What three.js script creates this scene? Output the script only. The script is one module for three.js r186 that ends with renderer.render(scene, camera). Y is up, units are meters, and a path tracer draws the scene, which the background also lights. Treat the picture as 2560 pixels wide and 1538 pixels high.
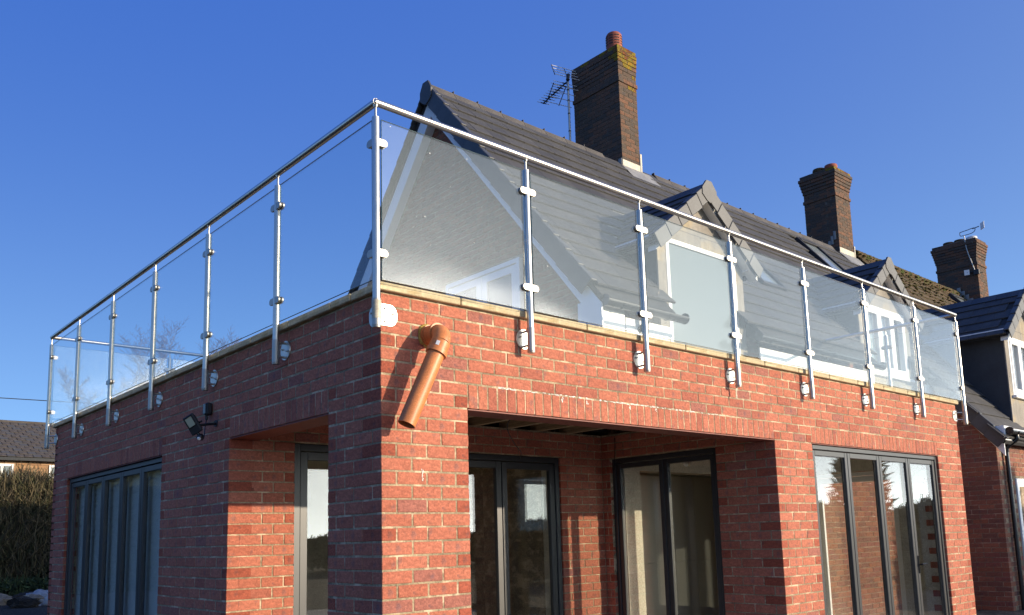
import * as THREE from 'three';
import { mergeGeometries } from 'three/addons/utils/BufferGeometryUtils.js';

// ------------------------------------------------------------------ camera, sky, sun, exposure
const scene = new THREE.Scene();
const V = (x, y, z) => new THREE.Vector3(x, y, z);
const camera = new THREE.PerspectiveCamera(2 * Math.atan(1033.15 / 2137.19) * 180 / Math.PI, 2560 / 2066.3, 0.05, 600);
camera.position.set(-2.809, 1.5367, 4.3522);
{ // axes solved from the brick courses of both walls; the lens is shifted because the photograph is the upper part of a taller frame
  const R = V(0.74973542, -0.02750794, 0.66116573), U = V(-0.07464055, 0.98924409, 0.1257971), F = V(0.65751471, 0.14366432, -0.73961813);
  camera.quaternion.setFromRotationMatrix(new THREE.Matrix4().makeBasis(R, U, F.negate()));
}
camera.setViewOffset(2560, 2066.3, 0, 0, 2560, 1538);
camera.updateMatrixWorld(true); camera.updateProjectionMatrix();

const EXPO = 1.25; // the photograph is exposed bright; the sky values below are as seen in it
const SUN = V(0.65, 0.242, 1).normalize();
let seed = 7;
const rnd = () => { seed |= 0; seed = seed + 0x6D2B79F5 | 0; let t = Math.imul(seed ^ seed >>> 15, 1 | seed); t = t + Math.imul(t ^ t >>> 7, 61 | t) ^ t; return ((t ^ t >>> 14) >>> 0) / 4294967296; };
const rr = (a, b) => a + (b - a) * rnd();
const clamp = (x, a = 0, b = 1) => Math.min(b, Math.max(a, x));
const smooth = (a, b, x) => { const t = clamp((x - a) / (b - a)); return t * t * (3 - 2 * t); };
const hash = (x, y, s) => { let h = Math.imul(x, 374761393) ^ Math.imul(y, 668265263) ^ Math.imul(s, 1442695041); h = Math.imul(h ^ h >>> 13, 1274126177); return ((h ^ h >>> 16) >>> 0) / 4294967296; };
function noise(x, y, per, s) { // value noise, periodic
  const xi = Math.floor(x), yi = Math.floor(y), fx = x - xi, fy = y - yi, m = (a) => ((a % per) + per) % per;
  const u = fx * fx * (3 - 2 * fx), v = fy * fy * (3 - 2 * fy);
  const a = hash(m(xi), m(yi), s), b = hash(m(xi + 1), m(yi), s), c = hash(m(xi), m(yi + 1), s), d = hash(m(xi + 1), m(yi + 1), s);
  return (a + (b - a) * u) * (1 - v) + (c + (d - c) * u) * v;
}
const fbm = (x, y, per, s, oct = 4) => { let a = 0, w = 0.5, t = 0; for (let i = 0; i < oct; i++) { a += w * noise(x, y, per, s + i); t += w; x *= 2; y *= 2; per *= 2; w *= 0.5; } return a / t; };

{ // clear winter sky: deep blue overhead, pale towards the horizon, strong glow round the low sun, thin low cloud
  const W = 1024, H = 512, data = new Float32Array(W * H * 4);
  for (let j = 0; j < H; j++) for (let i = 0; i < W; i++) {
    const el = ((j + 0.5) / H - 0.5) * Math.PI, az = ((i + 0.5) / W - 0.5) * 2 * Math.PI, ce = Math.cos(el);
    const d = V(Math.cos(az) * ce, Math.sin(el), Math.sin(az) * ce), e = Math.max(0, d.y), cs = d.dot(SUN);
    const hg = (G) => (1 - G * G) / Math.pow(1 + G * G - 2 * G * Math.min(cs, 0.998), 1.5);
    const hz = Math.exp(-e * 5), wide = hg(0.5), glow = Math.min(hg(0.8), 45) * 0.082, haze = (3.0 * Math.exp(-e * 15) + 2.3 * Math.exp(-e * 6)) * smooth(0.35, 1, cs);
    let r = 0.002 + 0.455 * hz + 0.062 * wide + glow + haze, g = 0.090 + 0.79 * hz + 0.074 * wide + glow * 0.95 + haze * 0.96, b = 0.555 + 0.80 * hz + 0.012 * wide + glow * 0.88 + haze * 0.87;
    const cl = smooth(0.48, 0.8, fbm((i - 58) / W * 40, j / H * 64 + 0.8 * Math.sin((i - 58) / W * 50), 40, 91, 6)) * smooth(0.10, 0.18, e) * (1 - smooth(0.28, 0.335, e)) * smooth(0.88, 0.97, cs);
    const cw = 5;
    r += cl * (cw * 1.0 - r * 0.25); g += cl * (cw * 0.95 - g * 0.25); b += cl * (cw * 0.86 - b * 0.25);
    r /= EXPO; g /= EXPO; b /= EXPO;
    if (d.y < 0) { const k = smooth(0, -0.08, d.y); r = r * (1 - k) + 0.10 * k; g = g * (1 - k) + 0.10 * k; b = b * (1 - k) + 0.09 * k; }
    data.set([r, g, b, 1], (j * W + i) * 4);
  }
  const t = new THREE.DataTexture(data, W, H, THREE.RGBAFormat, THREE.FloatType);
  t.mapping = THREE.EquirectangularReflectionMapping; t.magFilter = t.minFilter = THREE.LinearFilter; t.wrapS = THREE.RepeatWrapping; t.needsUpdate = true;
  scene.background = t; scene.environment = t;
}
const sun = new THREE.DirectionalLight(new THREE.Color().setRGB(1, 0.83, 0.62), 5);
sun.position.copy(SUN).multiplyScalar(60).add(V(6, 2, -3)); sun.target.position.set(6, 2, -3);
sun.castShadow = true; sun.shadow.radius = 1; sun.shadow.mapSize.set(4096, 4096);
Object.assign(sun.shadow.camera, { left: -45, right: 45, top: 30, bottom: -30, near: 1, far: 140 });
scene.add(sun, sun.target);
const renderer = new THREE.WebGLRenderer({ antialias: true });
renderer.toneMapping = THREE.LinearToneMapping; renderer.toneMappingExposure = EXPO;
renderer.shadowMap.enabled = true;

// ------------------------------------------------------------------ textures and materials
function tex(size, fn, srgb, metres) {
  const d = new Uint8Array(size * size * 4);
  for (let j = 0; j < size; j++) for (let i = 0; i < size; i++) {
    const c = fn(i / size, j / size), k = (j * size + i) * 4;
    d[k] = clamp(c[0]) * 255; d[k + 1] = clamp(c[1]) * 255; d[k + 2] = clamp(c[2]) * 255; d[k + 3] = 255;
  }
  const t = new THREE.DataTexture(d, size, size); t.wrapS = t.wrapT = THREE.RepeatWrapping; t.magFilter = THREE.LinearFilter;
  t.minFilter = THREE.LinearMipmapLinearFilter; t.generateMipmaps = true; t.anisotropy = 8;
  if (srgb) t.colorSpace = THREE.SRGBColorSpace; t.repeat.set(1 / metres, 1 / metres); t.needsUpdate = true; return t;
}
const g3 = (v) => [v, v, v];
const T = {};
T.brick = tex(1024, (u, v) => { // wire-cut face: crumbs, drag creases, faint kiln smudges
  const f = fbm(u * 190, v * 230, 190 * 230, 3, 2), c = fbm(u * 60, v * 70, 4200, 11, 3), m = fbm(u * 16, v * 20, 320, 21, 3), sm = smooth(0.60, 0.80, m);
  let k = 0.86 + 0.22 * (f - 0.5) + 0.26 * (c - 0.5); const pit = smooth(0.68, 0.8, f); k -= 0.12 * pit; const pale = smooth(0.66, 0.80, fbm(u * 120, v * 120, 14400, 41, 2)); k += 0.08 * pale;
  return [k * (1 - 0.13 * sm), k * (1 - 0.05 * sm) + 0.02 * pale, k * (1 + 0.05 * sm) + 0.02 * pale];
}, true, 0.9);
T.brickBump = tex(1024, (u, v) => g3(0.5 + 0.6 * (fbm(u * 60, v * 70, 4200, 11, 3) - 0.5) + 0.5 * (fbm(u * 190, v * 230, 190 * 230, 3, 2) - 0.5)), false, 0.9);
T.mortar = tex(512, (u, v) => { const f = fbm(u * 120, v * 120, 14400, 5, 2), m = fbm(u * 9, v * 9, 81, 8, 4), w = smooth(0.56, 0.72, fbm(u * 14, v * 20, 280, 33, 4)); const k = 0.74 + 0.3 * (f - 0.5) + 0.35 * (m - 0.5); return [k + 0.22 * w, k * 0.99 + 0.22 * w, k * 0.96 + 0.24 * w]; }, true, 1.3);
T.grain = tex(512, (u, v) => g3(0.82 + 0.22 * (fbm(u * 130, v * 130, 16900, 51, 2) - 0.5) + 0.22 * (fbm(u * 6, v * 6, 36, 52, 4) - 0.5)), true, 1.1);
T.grainBump = tex(512, (u, v) => g3(fbm(u * 110, v * 110, 12100, 53, 3)), false, 0.6);
T.stone = tex(512, (u, v) => { const f = fbm(u * 110, v * 110, 12100, 61, 2), m = fbm(u * 5, v * 8, 40, 62, 4), st = smooth(0.62, 0.75, fbm(u * 16, v * 16, 256, 66, 3)); const k = 0.86 + 0.15 * (f - 0.5) + 0.22 * (m - 0.5); return [k - 0.05 * st, k - 0.07 * st, k * 0.98 - 0.12 * st]; }, true, 1.2);
T.board = tex(512, (u, v) => { const m = fbm(u * 5, v * 5, 25, 71, 5), s = fbm(u * 40, v * 5, 200, 72, 3), f = fbm(u * 130, v * 130, 16900, 73, 2); const k = 0.78 + 0.26 * (m - 0.5) + 0.14 * (s - 0.5) + 0.10 * (f - 0.5), w = smooth(0.55, 0.7, m); return [k + 0.03 * w, k, k - 0.07 * w]; }, true, 1.6);
T.moss = tex(1024, (u, v) => { const m = fbm(u * 9, v * 9, 81, 81, 5), f = fbm(u * 100, v * 100, 10000, 82, 2), g = smooth(0.50, 0.66, m), y = smooth(0.62, 0.72, fbm(u * 30, v * 30, 900, 85, 3)); const k = 0.75 + 0.5 * (f - 0.5); return [k * (0.95 - 0.30 * g + 0.1 * y), k * (0.86 + 0.02 * g + 0.1 * y), k * (0.72 - 0.40 * g)]; }, true, 2.4);
T.lichen = tex(1024, (u, v) => { const f = fbm(u * 150, v * 150, 22500, 3, 2), y = smooth(0.38, 0.50, fbm(u * 12, v * 16, 192, 87, 4)), o = smooth(0.58, 0.66, fbm(u * 22, v * 22, 484, 88, 3)), k = 0.72 + 0.5 * (f - 0.5); return [k * (0.78 + 0.22 * y + 0.2 * o), k * (0.52 + 0.36 * y + 0.02 * o), k * (0.36 - 0.10 * y - 0.12 * o)]; }, true, 0.9);
T.soil = tex(1024, (u, v) => { const a = fbm(u * 12, v * 12, 144, 101, 5), f = fbm(u * 160, v * 160, 25600, 102, 2), s = smooth(0.62, 0.7, fbm(u * 60, v * 60, 3600, 103, 2)); const k = 0.5 + 0.5 * (a - 0.5) + 0.5 * (f - 0.5) + 0.22 * s; return [k, k * 0.93, k * 0.83]; }, true, 3);
T.wood = tex(512, (u, v) => { const g = fbm(u * 4, v * 60, 240, 111, 4), k = 0.75 + 0.4 * (g - 0.5); return [k, k * 0.92, k * 0.8]; }, true, 0.8);
T.steel = tex(256, (u, v) => g3(0.45 + 0.5 * (fbm(u * 90, v * 4, 360, 121, 3) - 0.5) + 0.35 * (fbm(u * 6, v * 6, 36, 122, 3) - 0.5)), false, 0.3);
T.slate = tex(512, (u, v) => { const a = fbm(u * 8, v * 8, 64, 131, 4), f = fbm(u * 90, v * 90, 8100, 132, 2); const k = 0.72 + 0.4 * (a - 0.5) + 0.3 * (f - 0.5); return [k, k * 0.97, k * 0.95]; }, true, 1.4);

const lin = (r, g, b) => new THREE.Color().setRGB(r, g, b);
const S = (o) => new THREE.MeshStandardMaterial({ roughness: 0.8, ...o });
const tones = [[.54, .172, .102], [.575, .190, .114], [.51, .156, .091], [.555, .182, .106], [.46, .138, .085], [.42, .150, .108], [.43, .105, .056], [.38, .088, .046]];
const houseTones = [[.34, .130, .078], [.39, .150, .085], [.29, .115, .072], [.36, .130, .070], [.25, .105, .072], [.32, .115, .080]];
const chimTones = [[.150, .084, .052], [.180, .092, .053], [.120, .078, .054], [.205, .096, .052], [.105, .074, .054]];
const brickMat = (c, map = T.brick, b = 0.004) => S({ color: lin(...c), map, bumpMap: T.brickBump, bumpScale: b, roughness: 0.92 });
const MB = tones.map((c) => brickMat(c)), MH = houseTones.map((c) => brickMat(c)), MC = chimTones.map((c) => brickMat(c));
const brickVC = S({ vertexColors: true, map: T.brick, bumpMap: T.brickBump, bumpScale: 0.004, roughness: 0.92 });
const M = {
  mortar: S({ color: lin(.56, .445, .295), map: T.mortar, bumpMap: T.grainBump, bumpScale: 0.004, roughness: 0.95 }),
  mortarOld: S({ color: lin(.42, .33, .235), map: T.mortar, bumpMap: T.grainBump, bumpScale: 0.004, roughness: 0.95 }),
  mortarDark: S({ color: lin(.15, .125, .095), map: T.mortar, bumpMap: T.grainBump, bumpScale: 0.004, roughness: 0.95 }),
  lichen: S({ color: lin(.34, .33, .25), map: T.lichen, bumpMap: T.brickBump, bumpScale: 0.005, roughness: 0.95 }),
  stone: S({ color: lin(.72, .59, .38), map: T.stone, bumpMap: T.grainBump, bumpScale: 0.002, roughness: 0.85 }),
  plaster: S({ color: lin(.80, .74, .60), map: T.grain, roughness: 0.9 }),
  concrete: S({ color: lin(.56, .53, .48), map: T.grain, bumpMap: T.grainBump, bumpScale: 0.003, roughness: 0.9 }),
  ceiling: S({ color: lin(.78, .70, .56), roughness: 0.9 }),
  steel: S({ color: lin(.58, .55, .50), metalness: 1, roughness: 0.75, roughnessMap: T.steel }),
  polished: S({ color: lin(.50, .48, .44), metalness: 1, roughness: 0.4 }),
  satin: S({ color: lin(.44, .42, .38), metalness: 1, roughness: 0.5 }),
  rubber: S({ color: lin(.02, .02, .02), roughness: 0.7 }),
  glass: new THREE.MeshPhysicalMaterial({ color: lin(.955, .975, .968), transmission: 1, thickness: 0, roughness: 0, ior: 1.62 }),
  glassEdge: S({ color: lin(.035, .085, .085), roughness: 0.15 }),
  pane: new THREE.MeshPhysicalMaterial({ color: lin(.965, .975, .965), transmission: 1, thickness: 0, roughness: 0, ior: 1.72 }),
  skyPale: S({ color: lin(.18, .215, .23), roughness: 0.12 }),  // opaque pale blue; the sky reflection of the panes is painted into the colour
  blind: S({ color: lin(.62, .64, .60), roughness: 0.8 }),
  alu: S({ color: lin(.62, .62, .62), roughness: 0.45 }),
  anthracite: S({ color: lin(.026, .029, .032), roughness: 0.4 }),
  black: S({ color: lin(.012, .012, .013), roughness: 0.25 }),
  blackMatt: S({ color: lin(.018, .018, .02), roughness: 0.6 }),
  upvc: S({ color: lin(.78, .78, .76), roughness: 0.35 }),
  tileA: S({ color: lin(.080, .078, .078), map: T.grain, bumpMap: T.grainBump, bumpScale: 0.0015, roughness: 0.72 }),
  tileB: S({ color: lin(.096, .093, .091), map: T.grain, bumpMap: T.grainBump, bumpScale: 0.0015, roughness: 0.72 }),
  tileC: S({ color: lin(.069, .068, .071), map: T.grain, bumpMap: T.grainBump, bumpScale: 0.0015, roughness: 0.72 }),
  felt: S({ color: lin(.03, .03, .032), roughness: 0.9 }),
  verge: S({ color: lin(.085, .088, .092), map: T.grain, roughness: 0.5 }),
  ridge: S({ color: lin(.14, .125, .11), map: T.grain, roughness: 0.8 }),
  board: S({ color: lin(.44, .40, .34), map: T.board, bumpMap: T.grainBump, bumpScale: 0.001, roughness: 0.85 }),
  cheek: S({ color: lin(.045, .052, .062), map: T.grain, roughness: 0.6 }),
  lead: S({ color: lin(.40, .40, .39), map: T.board, roughness: 0.55 }),
  mossTile: S({ color: lin(.21, .165, .115), map: T.moss, bumpMap: T.grainBump, bumpScale: 0.01, roughness: 0.95 }),
  mossTileB: S({ color: lin(.165, .145, .105), map: T.moss, bumpMap: T.grainBump, bumpScale: 0.01, roughness: 0.95 }),
  mossLump: S({ color: lin(.20, .19, .05), map: T.soil, roughness: 1 }),
  clayOld: S({ color: lin(.30, .13, .08), map: T.grain, roughness: 0.85 }),
  clay: S({ color: lin(.44, .115, .06), map: T.grain, roughness: 0.75 }),
  orange: S({ color: lin(.80, .275, .080), roughness: 0.45, map: T.grain }),
  oxide: S({ color: lin(.26, .055, .028), roughness: 0.6, map: T.grain }),
  timber: S({ color: lin(.62, .54, .41), map: T.wood, roughness: 0.85 }),
  deck: S({ color: lin(.42, .38, .31), map: T.wood, roughness: 0.9 }),
  cabinet: S({ color: lin(.52, .47, .38), roughness: 0.5 }),
  soil: S({ color: lin(.10, .085, .07), map: T.soil, bumpMap: T.soil, bumpScale: 0.05, roughness: 1 }),
  gravel: S({ color: lin(.34, .32, .30), map: T.soil, bumpMap: T.soil, bumpScale: 0.03, roughness: 1 }),
  slate: S({ color: lin(.125, .112, .100), map: T.slate, roughness: 0.85 }),
  birch: S({ color: lin(.62, .60, .57), map: T.board, roughness: 0.9 }),
  twig: S({ color: lin(.17, .125, .105), roughness: 0.95 }),
  foam: S({ color: lin(.62, .42, .09), roughness: 0.9, map: T.grain }),
  tape: S({ color: lin(.70, .62, .45), roughness: 0.5, map: T.grain }),
  label: S({ color: lin(.75, .74, .72), roughness: 0.5 }),
  sack: S({ color: lin(.55, .55, .57), map: T.board, roughness: 0.7 }),
  blueSheet: S({ color: lin(.05, .09, .20), roughness: 0.5 }),
  led: S({ color: lin(.42, .42, .30), roughness: 0.4 }),
};

// ------------------------------------------------------------------ geometry helpers
function finish(pos, uv, col) {
  const g = new THREE.BufferGeometry();
  g.setAttribute('position', new THREE.Float32BufferAttribute(pos, 3)); g.setAttribute('uv', new THREE.Float32BufferAttribute(uv, 2));
  if (col) g.setAttribute('color', new THREE.Float32BufferAttribute(col, 3));
  g.computeVertexNormals(); return g;
}
function quads(list, uo = 0, vo = 0) { // list of 3- or 4-point faces, flat shaded, uv in metres on the dominant plane
  const pos = [], uv = [];
  for (const f of list) {
    const e1 = f[1].clone().sub(f[0]), e2 = f[2].clone().sub(f[0]), n = e1.cross(e2), ax = Math.abs(n.x), ay = Math.abs(n.y), az = Math.abs(n.z);
    const put = (p) => { pos.push(p.x, p.y, p.z); uv.push((ax > ay && ax > az ? p.z : p.x) + uo, (ay >= ax && ay >= az ? p.z : p.y) + vo); };
    [0, 1, 2].forEach((i) => put(f[i])); if (f.length > 3) [0, 2, 3].forEach((i) => put(f[i]));
  }
  return finish(pos, uv);
}
function chBox(w, h, d, c = 0.003, jit = 0, uo = 0, vo = 0) { // box with every edge chamfered, centred: 44 triangles
  const X = w / 2, Y = h / 2, Z = d / 2, j = () => (jit ? rr(-jit, jit) : 0), P = {};
  for (const x of [-1, 1]) for (const y of [-1, 1]) for (const z of [-1, 1]) {
    const o = V(j(), j(), j());
    P[[x, y, z, 'x']] = V(x * X, y * (Y - c), z * (Z - c)).add(o); P[[x, y, z, 'y']] = V(x * (X - c), y * Y, z * (Z - c)).add(o); P[[x, y, z, 'z']] = V(x * (X - c), y * (Y - c), z * Z).add(o);
  }
  const f = [], p = (x, y, z, a) => P[[x, y, z, a]], fl = (a, s) => (s > 0 ? a : a.slice().reverse());
  for (const s of [-1, 1]) {
    f.push(fl([p(s, -1, 1, 'x'), p(s, -1, -1, 'x'), p(s, 1, -1, 'x'), p(s, 1, 1, 'x')], s));
    f.push(fl([p(-1, s, 1, 'y'), p(1, s, 1, 'y'), p(1, s, -1, 'y'), p(-1, s, -1, 'y')], s));
    f.push(fl([p(-1, -1, s, 'z'), p(1, -1, s, 'z'), p(1, 1, s, 'z'), p(-1, 1, s, 'z')], s));
    for (const t of [-1, 1]) {
      f.push(fl([p(-1, s, t, 'y'), p(-1, s, t, 'z'), p(1, s, t, 'z'), p(1, s, t, 'y')], s * t));
      f.push(fl([p(s, -1, t, 'x'), p(s, 1, t, 'x'), p(s, 1, t, 'z'), p(s, -1, t, 'z')], s * t));
      f.push(fl([p(s, t, -1, 'x'), p(s, t, -1, 'y'), p(s, t, 1, 'y'), p(s, t, 1, 'x')], s * t));
      for (const q of [-1, 1]) f.push(fl([p(s, t, q, 'x'), p(s, t, q, 'y'), p(s, t, q, 'z')], s * t * q));
    }
  }
  return quads(f, uo, vo);
}
function box(x0, x1, y0, y1, z0, z1) {
  const p = (a, b, c) => V(a ? x1 : x0, b ? y1 : y0, c ? z1 : z0);
  return quads([[p(0, 0, 1), p(1, 0, 1), p(1, 1, 1), p(0, 1, 1)], [p(1, 0, 0), p(0, 0, 0), p(0, 1, 0), p(1, 1, 0)], [p(1, 0, 1), p(1, 0, 0), p(1, 1, 0), p(1, 1, 1)], [p(0, 0, 0), p(0, 0, 1), p(0, 1, 1), p(0, 1, 0)], [p(0, 1, 1), p(1, 1, 1), p(1, 1, 0), p(0, 1, 0)], [p(0, 0, 0), p(1, 0, 0), p(1, 0, 1), p(0, 0, 1)]]);
}
const cbox = (x0, x1, y0, y1, z0, z1, c = 0.004) => chBox(x1 - x0, y1 - y0, z1 - z0, c).translate((x0 + x1) / 2, (y0 + y1) / 2, (z0 + z1) / 2);
const UPV = V(0, 1, 0);
function cyl(a, b, r0, r1 = r0, seg = 12, open = false) {
  const d = b.clone().sub(a), L = d.length(), g = new THREE.CylinderGeometry(r1, r0, L, seg, 1, open).toNonIndexed();
  g.applyQuaternion(new THREE.Quaternion().setFromUnitVectors(UPV, d.normalize())); const m = a.clone().add(b).multiplyScalar(0.5); g.translate(m.x, m.y, m.z);
  return g;
}
const tube = (pts, r, n = 24, seg = 8) => new THREE.TubeGeometry(new THREE.CatmullRomCurve3(pts), n, r, seg, false).toNonIndexed();
const ext = (pts, depth, bevel = 0) => { const s = new THREE.Shape(pts.map((p) => new THREE.Vector2(p[0], p[1]))); return new THREE.ExtrudeGeometry(s, { depth, bevelEnabled: bevel > 0, bevelSize: bevel, bevelThickness: bevel, bevelSegments: 2 }).toNonIndexed(); };
const cat = (a) => mergeGeometries(a.map((g) => { const q = g.index ? g.toNonIndexed() : g; for (const k of Object.keys(q.attributes)) if (!['position', 'normal', 'uv'].includes(k)) q.deleteAttribute(k); return q; }));
const mat4 = (u, v, n, o) => new THREE.Matrix4().makeBasis(u, v, n).setPosition(o);
const used = {};
function nm(name) { used[name] = (used[name] ?? -1) + 1; return used[name] ? `${name}_${String(used[name]).padStart(3, '0')}` : name; }
function mesh(name, geo, mat, parent = scene) {
  const o = new THREE.Mesh(Array.isArray(geo) ? cat(geo) : geo, mat); o.name = parent === scene ? nm(name) : name; o.castShadow = o.receiveShadow = true; parent.add(o); return o;
}
function group(name, label, category, grp) { const o = new THREE.Group(); o.name = nm(name); tag(o, label, category, grp); scene.add(o); return o; }
function tag(o, label, category, grp, kind) { Object.assign(o.userData, { label, category }); if (grp) o.userData.group = grp; if (kind) o.userData.kind = kind; return o; }

// ------------------------------------------------------------------ brickwork: every brick a piece; the largest in view are meshes of their own
const projM = new THREE.Matrix4().multiplyMatrices(camera.projectionMatrix, camera.matrixWorldInverse.copy(camera.matrixWorld).invert());
const geoCache = {};
function brickGeo(w, h, d, k) {
  const key = [w.toFixed(3), h.toFixed(3), d.toFixed(3), k].join(); if (!geoCache[key]) geoCache[key] = chBox(w, h, d, 0.0035, 0.0012, k * 0.31 + 0.05, k * 0.173);
  return geoCache[key];
}
class Bricks {
  constructor(mats, tn, course = 0.085) { this.list = []; this.mats = mats; this.tn = tn; this.course = course; this.H = course - 0.0105; }
  add(w, h, d, m, tone, host) { this.list.push({ w, h, d, m, tone, host, k: Math.floor(rnd() * 6) }); }
  // courses on a face: o = top start corner of the face, u along, n outwards
  face({ o, u, n, len, r0, r1, skipStart, skipEnd, cs, ce, phase = 0, host, ok, deepTone, nb }) {
    const N = nb ?? Math.max(1, Math.round((len + 0.01) / 0.2275)), L = (len + 0.01) / N - 0.01, half = (L - 0.01) / 2;
    for (let r = r0; r < r1; r++) {
      const row = []; if ((r + phase) % 2 === 0) for (let i = 0; i < N; i++) row.push([i * (L + 0.01), L, 0]);
      else { row.push([0, half, 1]); for (let i = 0; i < N - 1; i++) row.push([half + 0.01 + i * (L + 0.01), L, 0]); row.push([len - half, half, 1]); }
      row.forEach(([s, w, hd], i) => {
        if ((skipStart && i === 0) || (skipEnd && i === row.length - 1)) return;
        const end = (cs && i === 0) || (ce && i === row.length - 1), d = end ? (hd ? 0.215 : 0.1025) : 0.06;
        const c = o.clone().addScaledVector(u, s + w / 2).addScaledVector(UPV, -(r + 0.5) * this.course).addScaledVector(n, -d / 2 + rr(-0.0012, 0.0012));
        if (ok && !ok(c, w)) return;
        let t; const q = rnd(), nt = this.mats.length;
        if (nt === 8) t = hd ? (q < 0.55 ? 6 : q < 0.75 ? 7 : 2) : q < 0.3 ? 0 : q < 0.55 ? 1 : q < 0.75 ? 3 : q < 0.9 ? 2 : q < 0.96 ? 4 : 5; else t = Math.floor(q * nt);
        if (nt === 8 && !hd && deepTone) t = deepTone(c, t);
        const uu = u.clone().applyAxisAngle(n, rr(-0.004, 0.004)), vv = n.clone().cross(uu);
        this.add(w + rr(-0.002, 0.001), this.H + rr(-0.0015, 0.001), d, mat4(uu, vv, n, c), t, host);
      });
    }
  }
  soldiers({ o, u, n, len, top, bot, host, pitch = 0.0853 }) {
    const N = Math.round((len + 0.01) / pitch), P = (len + 0.004) / N;
    for (let i = 0; i < N; i++) {
      const c = o.clone().addScaledVector(u, i * P + P / 2); c.y = (top + bot) / 2; c.addScaledVector(n, -0.05 + rr(-0.001, 0.001));
      const g = chBox(P - 0.009, top - bot, 0.1, 0.003, 0.0012, rnd() * 5, rnd() * 5); g.applyMatrix4(mat4(u, n.clone().cross(u), n, c));
      mesh('soldier_brick', g, this.mats[[0, 1, 3, 2, 4][Math.floor(Math.pow(rnd(), 1.9) * 5)]], host);
    }
  }
  build(limit, name, stuffName, stuffParent) {
    for (const b of this.list) { // seen size: area of the outer face in the picture
      const c = V(0, 0, 0).setFromMatrixPosition(b.m), n = V(0, 0, 0).setFromMatrixColumn(b.m, 2), to = camera.position.clone().sub(c), dist = to.length();
      const p = c.clone().applyMatrix4(projM), inn = Math.abs(p.x) < 1.03 && Math.abs(p.y) < 1.03 && c.clone().applyMatrix4(camera.matrixWorldInverse).z < 0;
      b.size = inn && !b.hide ? Math.max(0, n.dot(to) / dist) * b.w / dist / dist : -1;
    }
    const sorted = this.list.slice().sort((a, b) => b.size - a.size), rest = [];
    sorted.forEach((b, i) => {
      const g = brickGeo(b.w, b.h, b.d, b.k);
      if (i < limit && b.size > 0) { const o = mesh(name, g, this.mats[b.tone], b.host); o.applyMatrix4(b.m); }
      else { const q = g.clone().applyMatrix4(b.m), t = this.tn[b.tone], a = new Float32Array(q.attributes.position.count * 3); for (let j = 0; j < a.length; j += 3) a.set(t, j); q.setAttribute('color', new THREE.BufferAttribute(a, 3)); rest.push(q); }
    });
    if (rest.length) { const o = mesh(stuffName, mergeGeometries(rest), brickVC, stuffParent); o.userData.kind = 'stuff'; }
  }
}
const X = V(1, 0, 0), Z = V(0, 0, 1), nX = V(-1, 0, 0), nZ = V(0, 0, -1);
const TOP = 3.06, LX = 8.69, LZ = 7.52;

// ------------------------------------------------------------------ ground
{
  const g = new THREE.PlaneGeometry(400, 400, 120, 120).rotateX(-Math.PI / 2), p = g.attributes.position, uv = g.attributes.uv;
  for (let i = 0; i < p.count; i++) { const x = p.getX(i), z = p.getZ(i); p.setY(i, -0.02 + 0.25 * smooth(-9, -19, z) + 0.12 * (noise(x * 0.4, z * 0.4, 999, 5) - 0.5) * smooth(8, 14, Math.hypot(x - 4, z + 4))); uv.setXY(i, x, z); }
  g.computeVertexNormals(); const o = mesh('ground', g, M.soil); tag(o, 'bare brown earth of the building plot round the house', 'ground', null, 'structure');
  const pt = mesh('patio', box(8.9, 30, -0.05, 0.16, -1.9, 9), M.gravel); tag(pt, 'grey stone chippings beside the house wing', 'gravel', null, 'structure');
  tag(mesh('bounce_base', box(0.1, 8.89, -0.05, 0.03, 0.02, 9), M.concrete), 'plain concrete base added out of view in front of the extension to bounce light', 'paving', null, 'structure');  // unseen pale slab, added to bounce sunlight up to the porch joists
}

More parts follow.
